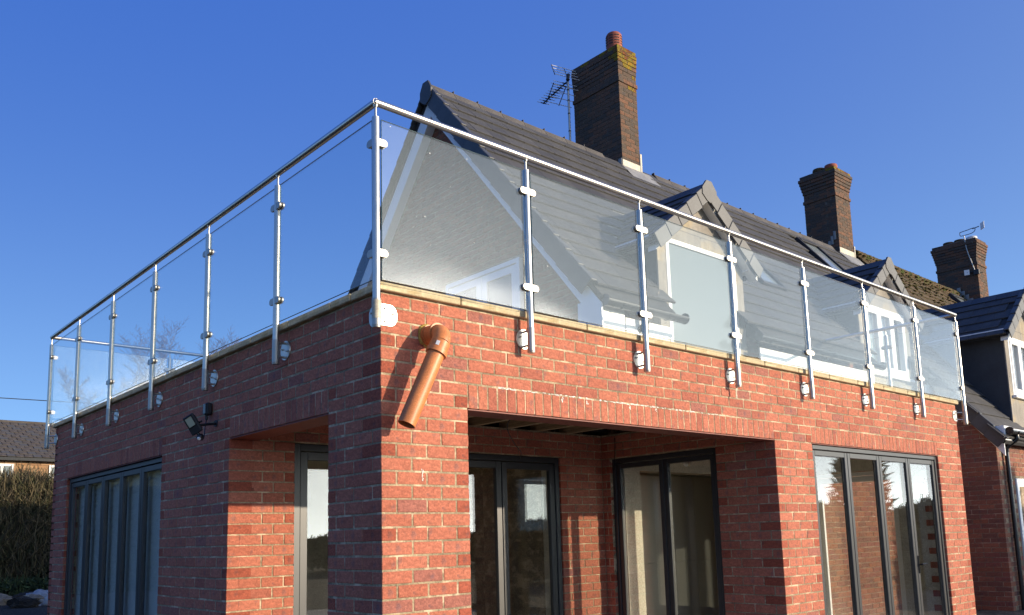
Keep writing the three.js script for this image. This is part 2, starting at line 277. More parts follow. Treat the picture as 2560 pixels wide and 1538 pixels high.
// ------------------------------------------------------------------ the new brick extension
const EX = group('brick_extension', 'single storey red brick extension with flat roof and open corner porch', 'building');
{
  const W = (name, parts) => mesh(name, parts, M.mortar, EX);
  const e = 0.0028, th = 0.11; // mortar lies 3 mm behind the brick faces
  const front = W('front_wall', [
    box(e, 0.668, 0, TOP, -th, -e), box(0.668, 4.364, 2.39, TOP, -th, -e), box(4.364, 5.037, 0, TOP, -th, -e), box(5.037, 8.01, 2.39, TOP, -th, -e), box(8.01, LX - e, 0, TOP, -th, -e)]);
  const side = W('side_wall', [
    box(e, th, 0, TOP, -0.637, -th), box(e, th, 2.39, TOP, -2.2155, -0.637), box(e, th, 0, TOP, -3.711, -2.2155), box(e, th, 2.39, TOP, -6.904, -3.711), box(e, th, 0, TOP, -LZ + e, -6.904)]);
  const back = W('porch_back_wall', [box(th, 0.566, 0, 2.65, -2.33, -2.2155), box(0.566, 3.704, 2.375, 2.65, -2.33, -2.2155), box(3.704, 4.3645, 0, 2.65, -2.33, -2.2155)]);
  const porch = W('porch_side_wall', [box(4.3645, 4.47, 0, 2.65, -0.668, -th), box(4.3645, 4.47, 2.375, 2.65, -2.09, -0.668), box(4.3645, 4.47, 0, 2.65, -2.33, -2.09)]);
  const endw = W('end_wall', [box(LX - th, LX - e, 0, TOP, -0.72, -th), box(LX - th, LX - e, 2.3, TOP, -1.99, -0.72)]);
  mesh('rear_wall', box(e, 3.98, 0, TOP, -LZ + e, -LZ + th), M.mortar, EX);
  // inner leaf: plastered
  const pl = mesh('inner_wall', [
    box(0.12, 0.56, 0, 2.6, -2.52, -2.335), box(0.56, 3.71, 2.375, 2.6, -2.52, -2.335), box(3.71, 4.0, 0, 2.6, -2.52, -2.335), box(0.115, 0.3, 0, 2.6, -3.705, -2.52), box(0.115, 0.3, 2.375, 2.6, -6.9, -3.705), box(0.115, 0.3, 0, 2.6, -LZ + 0.12, -6.9),
    box(0.3, 4.0, 0, 2.6, -LZ + 0.12, -LZ + 0.3), box(4.475, 5.03, 0, 2.6, -0.3, -0.115), box(5.03, 8.015, 2.385, 2.6, -0.3, -0.115), box(8.015, LX - 0.115, 0, 2.6, -0.3, -0.115), box(LX - 0.3, LX - 0.115, 0, 2.6, -0.72, -0.3), box(LX - 0.3, LX - 0.115, 2.3, 2.6, -1.99, -0.72),
    box(4.475, 4.62, 0, 2.6, -0.66, -0.3), box(4.475, 4.62, 2.375, 2.6, -2.09, -0.66)], M.plaster, EX);
  mesh('ceiling', [box(0.12, 3.98, 2.605, 2.66, -LZ + 0.12, -2.34), box(4.475, LX - 0.12, 2.605, 2.66, -1.99, -0.12)], M.ceiling, EX);
  mesh('floor', [box(0.12, 3.98, 0.0, 0.07, -LZ + 0.12, -0.12), box(4.0, LX - 0.12, 0.0, 0.07, -1.99, -0.12)], M.concrete, EX);
  mesh('roof_deck', [box(0.12, 3.98, 2.84, 2.97, -LZ + 0.12, -0.12), box(3.98, LX - 0.12, 2.84, 2.97, -1.99, -0.12)], M.deck, EX);
  const B = new Bricks(MB, tones), o0 = V(0, TOP, 0);
  const band = (c, t) => (c.y > 2.5 && c.y < 2.72 && rnd() < 0.28 ? (rnd() < 0.7 ? 4 : 5) : t);
  B.face({ o: o0, u: X, n: Z, len: LX, r0: 0, r1: 6, cs: 1, ce: 1, host: front, deepTone: band });
  B.face({ o: o0, u: X, n: Z, len: 0.672, r0: 6, r1: 35, cs: 1, ce: 1, host: front });
  B.face({ o: V(4.36, TOP, 0), u: X, n: Z, len: 0.681, r0: 6, r1: 35, cs: 1, ce: 1, host: front });
  B.face({ o: V(8.006, TOP, 0), u: X, n: Z, len: LX - 8.006, r0: 6, r1: 35, cs: 1, ce: 1, host: front });
  B.face({ o: o0, u: nZ, n: nX, len: LZ, r0: 0, r1: 6, skipStart: 1, ce: 1, phase: 1, host: side, nb: 34 });
  B.face({ o: o0, u: nZ, n: nX, len: 0.641, r0: 6, r1: 35, skipStart: 1, ce: 1, phase: 1, host: side });
  B.face({ o: V(0, TOP, -2.211), u: nZ, n: nX, len: 1.504, r0: 6, r1: 35, cs: 1, ce: 1, phase: 1, host: side });
  B.face({ o: V(0, TOP, -6.9), u: nZ, n: nX, len: LZ - 6.9, r0: 6, r1: 35, cs: 1, ce: 1, phase: 1, host: side });
  B.face({ o: V(0, TOP, -2.211), u: X, n: Z, len: 4.36, r0: 5, r1: 8, skipStart: 1, host: back, nb: 19 });
  B.face({ o: V(0, TOP, -2.211), u: X, n: Z, len: 0.572, r0: 8, r1: 35, skipStart: 1, ce: 1, host: back, nb: 3 });
  B.face({ o: V(3.70, TOP, -2.211), u: X, n: Z, len: 0.66, r0: 8, r1: 35, cs: 1, host: back });
  B.face({ o: V(4.36, TOP, 0), u: nZ, n: nX, len: 2.211, r0: 5, r1: 8, skipStart: 1, phase: 1, host: porch, nb: 10 });
  B.face({ o: V(4.36, TOP, 0), u: nZ, n: nX, len: 0.67, r0: 8, r1: 35, skipStart: 1, ce: 1, phase: 1, host: porch });
  B.face({ o: V(4.36, TOP, -2.09), u: nZ, n: nX, len: 0.121, r0: 8, r1: 35, cs: 1, host: porch, nb: 1 });
  B.face({ o: V(LX, TOP, -2.0), u: Z, n: X, len: 2.0, r0: 0, r1: 9, skipEnd: 1, phase: 1, host: endw });
  B.face({ o: V(LX, TOP, -0.72), u: Z, n: X, len: 0.72, r0: 9, r1: 35, skipEnd: 1, phase: 1, host: endw });
  for (const b of B.list) { const c = V(0, 0, 0).setFromMatrixPosition(b.m); if (b.host === endw) b.hide = 1; if (b.host === porch && c.z < -0.1 && c.y < 0.6) b.hide = 1; }
  B.soldiers({ o: V(0.676, 0, 0), u: X, n: Z, len: 3.68, top: 2.543, bot: 2.386, host: front });
  B.soldiers({ o: V(5.045, 0, 0), u: X, n: Z, len: 2.957, top: 2.543, bot: 2.386, host: front });
  B.soldiers({ o: V(0, 0, -0.645), u: nZ, n: nX, len: 1.562, top: 2.543, bot: 2.386, host: side });
  B.soldiers({ o: V(0, 0, -3.719), u: nZ, n: nX, len: 3.177, top: 2.543, bot: 2.386, host: side });
  B.build(300, 'brick', 'brickwork', EX);
  // steel lintels under the soldier courses
  const lintel = (g) => mesh('steel_lintel', g, M.oxide, EX);
  lintel(box(0.676, 4.356, 2.374, 2.382, -0.22, -0.004)); lintel(box(5.045, 8.002, 2.376, 2.382, -0.12, -0.004));
  lintel(box(0.004, 0.24, 2.374, 2.382, -2.205, -0.645)); lintel(box(0.004, 0.12, 2.376, 2.382, -6.896, -3.719));
  mesh('lintel_beam', [box(0.676, 4.36, 2.45, 2.66, -0.24, -0.115)], M.oxide, EX); mesh('lintel_beam', [box(0.115, 0.25, 2.45, 2.66, -2.21, -0.25)], M.oxide, EX);
  // lime bloom along the bed joint over the soldier course and runs on the pier
  const lime = []; const blot = (x, y, w, h) => { const n = 7, pts = []; for (let i = 0; i < n; i++) { const a = i / n * 6.283, k = rr(0.5, 1); pts.push(V(x + Math.cos(a) * w * k, y + Math.sin(a) * h * k, 0.0016)); } for (let i = 1; i < n - 1; i++) lime.push([pts[0], pts[i], pts[i + 1]]); };
  for (let i = 0; i < 120; i++) { const x = 0.95 + Math.pow(rnd(), 1.3) * 2.6; blot(x, 2.5475 + rr(-0.004, 0.005), rr(0.006, 0.03), rr(0.002, 0.006)); }
  for (let i = 0; i < 16; i++) blot(0.3 + rr(-0.006, 0.006), 1.90 + i * 0.004 + rr(0, 0.01), rr(0.002, 0.006), rr(0.004, 0.012));
  for (const cx of [1.55, 1.82, 2.3, 2.62]) for (let i = 0; i < 6; i++) blot(cx + rr(-0.01, 0.01), 2.535 - rr(0, 0.03), rr(0.003, 0.008), rr(0.004, 0.012));
  const lo = mesh('lime_bloom', quads(lime), S({ color: lin(.74, .70, .64), roughness: 0.95 }), EX); lo.userData.kind = 'stuff';
  // roof joists over the porch, and the wall plate
  for (let i = 0; i < 9; i++) mesh('roof_joist', cbox(0.30 + i * 0.44, 0.36 + i * 0.44, 2.645, 2.835, -2.33, -0.25, 0.003), M.timber, EX);
  // coping slabs
  const slab = (g) => mesh('coping_slab', g, M.stone, EX);
  const slabEdges = (a, b, first, step) => { const e2 = [a, first]; while (e2[e2.length - 1] + step < b - 0.2) e2.push(e2[e2.length - 1] + step); e2.push(b); return e2; };
  const cop = (x0, x1, z0, z1) => cbox(x0, x1, 3.068 + rr(-0.0012, 0.0012), 3.118 + rr(-0.0012, 0.0012), z0, z1, 0.005);
  { const ed = slabEdges(-0.035, LX + 0.035, 0.606, 0.604); for (let i = 0; i < ed.length - 1; i++) slab(cop(ed[i] + 0.004, ed[i + 1] - 0.004, -0.30, 0.035 + rr(-0.001, 0.001))); }
  { const ed = slabEdges(0.31, LZ + 0.035, 0.563, 0.604); for (let i = 0; i < ed.length - 1; i++) slab(cop(-0.035 + rr(-0.001, 0.001), 0.30, -ed[i + 1] + 0.004, -ed[i] - 0.004)); }
  slab(cop(0.31, 2.0, -LZ - 0.035, -LZ + 0.3)); slab(cop(2.008, 3.95, -LZ - 0.035, -LZ + 0.3)); slab(cop(LX - 0.3, LX + 0.035, -1.15, -0.31)); slab(cop(LX - 0.3, LX + 0.035, -1.98, -1.158));
  mesh('coping_bed', [box(0.012, LX - 0.012, 3.06, 3.105, -0.29, -0.006), box(0.006, 0.29, 3.06, 3.105, -LZ + 0.006, -0.29), box(0.3, 3.95, 3.06, 3.105, -LZ + 0.006, -LZ + 0.28), box(LX - 0.29, LX - 0.006, 3.06, 3.105, -1.98, -0.29)], M.mortar, EX);
}

// glazed door sets: an outer frame with sashes, panes and handles; local x along the opening, z outwards
function glazing(parent, name, m, w, h, n, opt = {}) {
  const f = opt.frame ?? 0.045, d = 0.07, fr = opt.mat ?? M.anthracite, sb = opt.stile ?? 0.055, bt = opt.bottom ?? 0.06, rf = opt.right ?? f;
  const A = (g) => g.applyMatrix4(m), F = [cbox(0, f, 0, h, -d, 0), cbox(w - rf, w, 0, h, -d, 0), cbox(f, w - rf, h - f, h, -d + 0.001, -0.001), cbox(f, w - rf, 0, 0.03, -d + 0.001, -0.001)];
  const o = mesh(name, F.map(A), fr, parent), p = (w - f - rf) / n;
  for (let i = 0; i < n; i++) {
    const a = f + i * p + 0.004, b = f + (i + 1) * p - 0.004, t = h - f - 0.006, y0 = 0.034, zz = -0.012;
    mesh('sash', [cbox(a, a + sb, y0, t, zz - 0.05, zz), cbox(b - sb, b, y0, t, zz - 0.05, zz), cbox(a + sb, b - sb, t - sb, t, zz - 0.049, zz - 0.001), cbox(a + sb, b - sb, y0, y0 + bt, zz - 0.049, zz - 0.001)].map(A), fr, o);
    mesh('pane', A(box(a + sb - 0.003, b - sb + 0.003, y0 + bt - 0.003, t - sb + 0.003, zz - 0.038, zz - 0.016)), opt.pane ?? M.pane, o);
    if (opt.handles?.includes(i)) mesh('handle', [cbox(a + 0.015, a + 0.035, 0.95, 1.15, zz, zz + 0.012), cbox(a + 0.018, a + 0.032, 1.04, 1.06, zz + 0.012, zz + 0.05), cbox(a + 0.018, a + 0.15, 1.04, 1.062, zz + 0.04, zz + 0.055)].map(A), opt.hmat ?? M.black, o);
  }
  return o;
}
glazing(EX, 'bifold_door', mat4(X, UPV, Z, V(5.043, 0.05, -0.025)), 2.961, 2.322, 4, { handles: [3] });
glazing(EX, 'bifold_door', mat4(Z, UPV, nX, V(0.03, 0.05, -6.898)), 3.181, 2.322, 5, { handles: [] });
mesh('blind', box(0.135, 0.14, 0.35, 2.37, -6.88, -3.74), M.blind, EX);
glazing(EX, 'sliding_door', mat4(X, UPV, Z, V(0.574, 0.05, -2.228)), 3.124, 2.322, 4, { frame: 0.06, stile: 0.07, handles: [] });
glazing(EX, 'porch_window', mat4(Z, UPV, nX, V(4.40, 0.05, -2.088)), 1.416, 2.322, 2, { frame: 0.05, handles: [] });
{ // white door set in the short end wall, looking out to the old house wall
  const m = mat4(nZ, UPV, X, V(LX - 0.09, 0.06, -0.722)), o = glazing(EX, 'white_side_door', m, 1.26, 2.23, 1, { mat: M.upvc, frame: 0.05, stile: 0.075, bottom: 0.11, handles: [0], hmat: M.satin, pane: M.pane });
  o.userData.label = 'white plastic door frame in the end wall of the extension';
}
// a few water marks and white flecks, dry matter on the outside of the glass
function flecks(name, parent, mats, n, area, r0, r1, cluster) {
  const f = [];
  for (let i = 0; i < n; i++) {
    const c = cluster[Math.floor(rnd() * cluster.length)], x = clamp(c[0] + (rnd() + rnd() + rnd() - 1.5) * c[2], area[0], area[1]), y = clamp(c[1] + (rnd() + rnd() + rnd() - 1.5) * c[3], area[2], area[3]), r = r0 + (r1 - r0) * Math.pow(rnd(), 3), k = 6, pts = [];
    for (let q = 0; q < k; q++) { const a = q / k * 6.283 + 0.4, rad = r * rr(0.6, 1.1); pts.push(V(x + Math.cos(a) * rad, y + Math.sin(a) * rad, 0)); }
    for (let q = 1; q < k - 1; q++) f.push([pts[0], pts[q], pts[q + 1]].map((p) => p.clone().applyMatrix4(mats)));
  }
  const o = mesh(name, quads(f), M.label, parent); o.userData.kind = 'stuff'; return o;
}

// ------------------------------------------------------------------ stainless steel and glass balustrade
const BA = group('glass_balustrade', 'stainless steel balustrade with clear glass panels round the flat roof terrace', 'balustrade');
{
  const off = 0.08, RY = 4.25, r = 0.0212, pr = 0.0238;
  const postGeo = cat([cyl(V(0, 2.83, 0), V(0, 4.15, 0), pr, pr, 20), cyl(V(0, 4.145, 0), V(0, 4.155, 0), pr * 0.95, pr * 0.6, 20), cyl(V(0, 4.15, 0), V(0, 4.222, 0), 0.008, 0.008, 12), cyl(V(0, 4.218, 0), V(0, 4.236, 0), 0.012, 0.018, 12)]);
  const sleeveGeo = cat([cyl(V(0, 2.815, 0), V(0, 2.985, 0), pr + 0.003, pr + 0.003, 20), cyl(V(0, 2.806, 0), V(0, 2.822, 0), pr + 0.001, pr + 0.0045, 20)]);
  const clampGeo = (() => { const s = new THREE.Shape(); s.moveTo(0.012, -0.023); s.lineTo(0.05, -0.023); s.absarc(0.05, 0, 0.023, -Math.PI / 2, Math.PI / 2); s.lineTo(0.012, 0.023); const g = new THREE.ExtrudeGeometry(s, { depth: 0.011, bevelEnabled: true, bevelSize: 0.002, bevelThickness: 0.002, bevelSegments: 2, curveSegments: 8 }).toNonIndexed(); const h = g.clone(); g.translate(0, 0, 0.008); h.translate(0, 0, -0.019); return cat([g, h]); })();
  const gasketGeo = cbox(0.026, 0.062, -0.018, 0.018, -0.0075, 0.0075, 0.001);
  // post: position and outward normals; dirs = directions of the glass runs that meet it
  function post(x, z, nrm, dirs, plate = true) {
    const o = mesh('post', postGeo, M.steel, BA); o.position.set(x, 0, z); mesh('sleeve', sleeveGeo, M.satin, o);
    for (const d of dirs) for (const y of [3.273, 3.985]) {
      const ang = Math.atan2(-d.z, d.x), c = mesh('clamp', clampGeo, M.satin, o); c.position.y = y; c.rotation.y = ang;
      const g = mesh('gasket', gasketGeo, M.rubber, o); g.position.y = y; g.rotation.y = ang;
    }
    if (plate) { // round wall plate with two arms and four bolts
      const u = UPV.clone().cross(nrm), b = mat4(u, UPV, nrm, V(0, 2.918, 0).addScaledVector(nrm, -off));
      const pg = new THREE.CylinderGeometry(0.071, 0.073, 0.007, 32).toNonIndexed().rotateX(Math.PI / 2).translate(0, 0, 0.0045);
      const p = mesh('base_plate', pg.applyMatrix4(b), M.polished, BA); p.position.set(x, 0, z);
      const arms = [-0.052, 0.052].map((y) => cyl(V(0, y, 0.006), V(0, y, off - 0.012), 0.009, 0.009, 10).applyMatrix4(b)); mesh('bracket_arm', arms, M.steel, p);
      for (const [bx, by] of [[-0.04, 0.012], [0.04, -0.012]]) mesh('bolt', [cyl(V(bx, by, 0.007), V(bx, by, 0.013), 0.0085, 0.0085, 6).applyMatrix4(b), cyl(V(bx, by, 0.012), V(bx, by, 0.026), 0.004, 0.004, 8).applyMatrix4(b)], M.steel, p);
    }
    return o;
  }
  const panel = (a, b) => { // glass between two points, 3.112 to 4.145
    const d = b.clone().sub(a), L = d.length(), u = d.normalize(), n = u.clone().cross(UPV);
    const m = mat4(u, UPV, n, a), o = mesh('glass_panel', box(0.04, L - 0.04, 3.112, 4.145, -0.005, 0.005).applyMatrix4(m), M.glass, BA);
    mesh('edge', [box(0.0385, 0.0398, 3.1105, 4.1465, -0.0048, 0.0048), box(L - 0.0398, L - 0.0385, 3.1105, 4.1465, -0.0048, 0.0048), box(0.04, L - 0.04, 3.1105, 3.1118, -0.0048, 0.0048), box(0.04, L - 0.04, 4.1452, 4.1465, -0.0048, 0.0048)].map((g) => g.applyMatrix4(m)), M.glassEdge, o); return o;
  };
  const rail = (a, b) => mesh('handrail', [cyl(a, b, 0.0232, 0.0232, 24)], M.steel, BA);
  const fx = [-off, 1.186, 2.44, 3.70, 4.97, 6.235, 7.515, LX + 0.075], lz = [off, -1.25, -2.53, -3.815, -5.09, -6.365, -LZ - 0.08];
  fx.forEach((x, i) => { if (i && i < 7) post(x, off, Z, [X, nX]); }); lz.forEach((z, i) => { if (i && i < 6) post(-off, z, nX, [Z, nZ]); });
  const glassPanels = [];
  for (let i = 0; i < 7; i++) glassPanels.push(panel(V(fx[i], 0, off), V(fx[i + 1], 0, off)));
  for (let i = 0; i < 6; i++) panel(V(-off, 0, lz[i]), V(-off, 0, lz[i + 1]));
  post(-off, off, Z, [X, nZ], false); post(LX + 0.075, off, Z, [nX, nZ], false); post(-off, -LZ - 0.08, nX, [Z, X], false);
  // return runs back to the house
  const rx = LX + 0.075; post(rx, -0.84, X, [Z, nZ]); post(rx, -1.78, X, [Z]); panel(V(rx, 0, off), V(rx, 0, -0.84)); panel(V(rx, 0, -0.84), V(rx, 0, -1.78));
  const bz = -LZ - 0.08; post(1.42, bz, nZ, [X, nX]); post(2.75, bz, nZ, [nX, X]); panel(V(-off, 0, bz), V(1.42, 0, bz)); panel(V(1.42, 0, bz), V(2.75, 0, bz)); panel(V(2.75, 0, bz), V(3.9, 0, bz));
  rail(V(-off - 0.01, RY, off), V(rx + 0.012, RY, off)); rail(V(-off, RY, off + 0.01), V(-off, RY, bz - 0.01)); rail(V(rx, RY, off), V(rx, RY, -1.95)); rail(V(-off, RY, bz), V(3.96, RY, bz));
  for (const [x, z] of [[-off, off], [rx, off], [-off, bz]]) mesh('corner_elbow', new THREE.SphereGeometry(0.0234, 20, 14).translate(x, RY, z), M.steel, BA);
  // corner plates bent round the wall corners
  function cornerPlate(x, z, nx, nz) { // nx: sign of the side wall's outward x, nz: sign of the front wall's outward z
    const mk = (w) => { const s = new THREE.Shape(), R = 0.055, h = 0.068; s.moveTo(0, -h); s.lineTo(w - R, -h); s.absarc(w - R, -h + R, R, -Math.PI / 2, 0); s.lineTo(w, h - R); s.absarc(w - R, h - R, R, 0, Math.PI / 2); s.lineTo(0, h); return new THREE.ExtrudeGeometry(s, { depth: 0.006, bevelEnabled: false, curveSegments: 10 }).toNonIndexed(); };
    const flip = (g) => { const p = g.attributes.position, q = g.attributes.normal; for (let i = 0; i < p.count; i += 3) for (const t of [p, q]) { const w = [t.getX(i), t.getY(i), t.getZ(i)]; t.setXYZ(i, t.getX(i + 1), t.getY(i + 1), t.getZ(i + 1)); t.setXYZ(i + 1, ...w); } };
    const y = 2.918, a = mk(0.122).translate(-0.006, 0, 0.001), b = mk(0.122).translate(-0.001, 0, 0.001);
    if (nx < 0) a.applyMatrix4(mat4(X, UPV, Z, V(x, y, z))); else { a.applyMatrix4(new THREE.Matrix4().makeBasis(nX, UPV, Z).setPosition(x, y, z)); flip(a); }
    b.applyMatrix4(new THREE.Matrix4().makeBasis(V(0, 0, -nz), UPV, V(nx, 0, 0)).setPosition(x, y, z)); if (nx < 0) flip(b);
    const p = mesh('base_plate', [a, b], M.polished, BA);
    mesh('bracket_arm', [-0.045, 0.045].map((q) => cyl(V(x, y + q, z), V(x + nx * 0.07, y + q, z + nz * 0.07), 0.0075, 0.0075, 10)), M.steel, p);
    for (const [q, yy] of [[0.03, 0.04], [0.092, 0.012], [0.03, -0.04]]) mesh('bolt', [cyl(V(x - nx * q, y + yy, z + nz * 0.006), V(x - nx * q, y + yy, z + nz * 0.014), 0.0085, 0.0085, 6), cyl(V(x - nx * q, y + yy, z + nz * 0.012), V(x - nx * q, y + yy, z + nz * 0.03), 0.004, 0.004, 8)], M.steel, p);
    mesh('bolt', [cyl(V(x + nx * 0.006, y + 0.02, z - nz * 0.08), V(x + nx * 0.026, y + 0.02, z - nz * 0.08), 0.006, 0.006, 6)], M.steel, p);
  }
  cornerPlate(0, 0, -1, 1); cornerPlate(LX, 0, 1, 1);
  { const b = mat4(Z, UPV, nX, V(0, 2.918, -LZ + 0.03)); const p = mesh('base_plate', new THREE.CylinderGeometry(0.071, 0.073, 0.007, 32).toNonIndexed().rotateX(Math.PI / 2).translate(0, 0, 0.0045).applyMatrix4(b), M.polished, BA); mesh('bracket_arm', [-0.045, 0.045].map((q) => cyl(V(-0.005, 2.918 + q, -LZ + 0.02), V(-off, 2.918 + q, -LZ - 0.07), 0.0075, 0.0075, 10)), M.steel, p); }
  // masking tape wrapped round the corner sleeve
  mesh('tape', [cyl(V(-off, 2.86, off), V(-off, 2.975, off), pr + 0.0042, pr + 0.0046, 20, true)], M.tape, BA);
  const outer = mat4(X, UPV, Z, V(0, 0, off + 0.0062));
  flecks('water_mark', BA, outer, 90, [-0.02, 1.13, 3.13, 4.12], 0.0012, 0.0042, [[0.45, 4.0, 0.7, 0.12], [0.62, 3.92, 0.5, 0.15], [0.8, 3.9, 0.4, 0.2], [0.55, 3.55, 0.6, 0.25], [0.15, 3.6, 0.2, 0.2], [0.75, 3.22, 0.6, 0.12], [0.5, 3.4, 1.0, 0.5]]);
  flecks('water_mark', BA, outer, 36, [1.24, 2.38, 3.13, 4.12], 0.0012, 0.004, [[1.45, 4.02, 0.25, 0.1], [1.8, 3.95, 0.5, 0.2], [1.35, 3.35, 0.15, 0.2], [1.9, 3.4, 0.8, 0.4]]);
  flecks('water_mark', BA, outer, 30, [2.5, 3.64, 3.13, 4.12], 0.0012, 0.005, [[2.7, 3.7, 0.2, 0.5], [3.2, 3.6, 0.7, 0.6]]);
}
// scrap of tape hanging from one sleeve
tag(mesh('tape_scrap', quads([[V(3.69, 2.83, 0.06), V(3.72, 2.825, 0.065), V(3.715, 2.76, 0.05), V(3.695, 2.765, 0.055)], [V(3.695, 2.765, 0.055), V(3.715, 2.76, 0.05), V(3.70, 2.70, 0.062), V(3.69, 2.71, 0.058)]].flatMap((f) => [f, f.slice().reverse().map((p) => p.clone().add(V(0, 0, -0.001)))])), M.tape), 'torn strip of masking tape hanging below a balustrade post', 'tape');

// ------------------------------------------------------------------ orange drain pipe at the corner
{
  const P = group('drain_pipe', 'orange plastic drain pipe with an elbow hanging from the wall', 'pipe');
  const hole = V(0.355, 2.828, 0), out = V(0, 0, 1), knee = V(0.357, 2.826, 0.185), tip = V(0.087, 2.222, 0.14), dir = tip.clone().sub(knee).normalize(), R = 0.055, tl = 0.088;
  const e0 = knee.clone().addScaledVector(out, -tl), pts = new THREE.QuadraticBezierCurve3(e0, knee.clone().addScaledVector(out, -0.012).addScaledVector(dir, 0.012), knee.clone().addScaledVector(dir, tl)).getPoints(14);
  mesh('elbow', new THREE.TubeGeometry(new THREE.CatmullRomCurve3(pts), 28, R + 0.003, 28, false).toNonIndexed(), M.orange, P);
  const sk = mesh('wall_socket', [cyl(hole.clone().addScaledVector(out, 0.012), e0.clone().addScaledVector(out, 0.012), R + 0.007, R + 0.007, 32), cyl(hole.clone().addScaledVector(out, 0.012), hole.clone().addScaledVector(out, 0.032), R + 0.013, R + 0.013, 32), cyl(e0.clone().addScaledVector(out, -0.008), e0.clone().addScaledVector(out, 0.016), R + 0.012, R + 0.012, 32)], M.orange, P);
  mesh('seal_ring', cyl(hole.clone().addScaledVector(out, -0.02), hole.clone().addScaledVector(out, 0.013), R + 0.011, R + 0.011, 32), M.rubber, sk);
  const e1 = pts[14]; mesh('pipe_socket', [cyl(e1.clone().addScaledVector(dir, -0.004), e1.clone().addScaledVector(dir, 0.075), R + 0.007, R + 0.007, 32), cyl(e1.clone().addScaledVector(dir, 0.055), e1.clone().addScaledVector(dir, 0.082), R + 0.013, R + 0.013, 32)], M.orange, P);
  const end = tip; mesh('pipe', [cyl(e1.clone().addScaledVector(dir, 0.05), end, R, R, 40, true)], M.orange, P); mesh('pipe_bore', [cyl(e1.clone().addScaledVector(dir, 0.3), end.clone().addScaledVector(dir, -0.0005), R - 0.004, R - 0.004, 40, true), new THREE.RingGeometry(R - 0.004, R, 40).toNonIndexed().applyQuaternion(new THREE.Quaternion().setFromUnitVectors(Z, dir)).translate(end.x, end.y, end.z)], M.orange, P);
  const lab = (c, n, w, h) => { const u = dir.clone().cross(n).normalize(); return mesh('label', chBox(w, h, 0.0012, 0.0003).applyMatrix4(mat4(u, n.clone().cross(u), n, c)), M.label, P); };
  const nn = V(-0.6, 0.33, 0.75); nn.addScaledVector(dir, -nn.dot(dir)).normalize(); lab(e1.clone().addScaledVector(dir, 0.03).addScaledVector(nn, R + 0.0078), nn, 0.022, 0.03);
  lab(e0.clone().add(V(-0.02, -0.0585, -0.025)), V(-0.33, -0.94, 0).normalize(), 0.02, 0.025);
  const f = []; for (let i = 0; i < 26; i++) { const a = i / 26 * 6.283; f.push(new THREE.IcosahedronGeometry(rr(0.009, 0.019), 1).toNonIndexed().scale(1, 1, 0.7).translate(hole.x + Math.cos(a) * 0.066, hole.y + Math.sin(a) * 0.066, 0.004)); }
  const fo = mesh('foam_seal', f.map((g) => { g.computeVertexNormals(); return g; }), M.foam, P); fo.userData.label = 'yellow expanding foam round the pipe hole';
}

// ------------------------------------------------------------------ floodlight on the side wall
{
  const J = group('junction_box', 'small black junction box on the shaded side wall above the floodlight', 'box');
  mesh('housing', [cbox(-0.055, -0.002, 2.61, 2.715, -2.62, -2.55, 0.012)], M.blackMatt, J); mesh('cover', [cbox(-0.062, -0.053, 2.618, 2.707, -2.613, -2.557, 0.004)], M.black, J); mesh('gland', [cyl(V(-0.04, 2.605, -2.585), V(-0.04, 2.57, -2.585), 0.012, 0.010, 12)], M.blackMatt, J);
  const L = group('floodlight', 'black floodlight with motion sensor on an arm from the side wall', 'floodlight');
  const c = V(-0.235, 2.495, -2.37), n = V(-0.80, -0.32, 0.52).normalize(), u = UPV.clone().cross(n).normalize(), v = n.clone().cross(u), b = mat4(u, v, n, c).multiply(new THREE.Matrix4().makeRotationZ(0.42));
  mesh('housing', [chBox(0.105, 0.16, 0.026, 0.006).applyMatrix4(b), ...[-0.04, -0.02, 0, 0.02, 0.04].map((x) => chBox(0.004, 0.12, 0.018, 0.001).translate(x, 0, -0.02).applyMatrix4(b))], M.blackMatt, L);
  const lens = mesh('lens', chBox(0.066, 0.075, 0.003, 0.001).translate(0, 0.024, 0.0138).applyMatrix4(b), M.led, L); mesh('bezel', [[-0.038, 0.024, 0.006, 0.088], [0.038, 0.024, 0.006, 0.088], [0, 0.065, 0.082, 0.006], [0, -0.017, 0.082, 0.006]].map(([x, y, w, h]) => chBox(w, h, 0.006, 0.001).translate(x, y, 0.0155).applyMatrix4(b)), M.black, lens);
  mesh('arm', [cyl(V(-0.001, 2.53, -2.47), V(-0.19, 2.495, -2.42), 0.011, 0.011, 12), cyl(V(-0.001, 2.53, -2.47), V(-0.010, 2.53, -2.468), 0.028, 0.028, 18), chBox(0.13, 0.014, 0.02, 0.003).translate(0, -0.01, -0.03).applyMatrix4(b)], M.blackMatt, L);
  const s = mesh('sensor', [new THREE.SphereGeometry(0.03, 20, 14).scale(1, 0.8, 1).toNonIndexed().translate(0, -0.115, 0.0).applyMatrix4(b), cyl(V(0, -0.075, 0), V(0, -0.10, 0), 0.012, 0.014, 12).applyMatrix4(b)], M.black, L); mesh('sensor_eye', new THREE.SphereGeometry(0.016, 16, 10).toNonIndexed().translate(0, -0.123, 0.02).applyMatrix4(b), M.label, s);
  mesh('cable', tube([V(-0.04, 2.57, -2.585), V(-0.06, 2.50, -2.56), V(-0.09, 2.42, -2.50), V(-0.14, 2.38, -2.42), V(-0.21, 2.395, -2.36)], 0.0045, 24, 8), M.black, L);
}
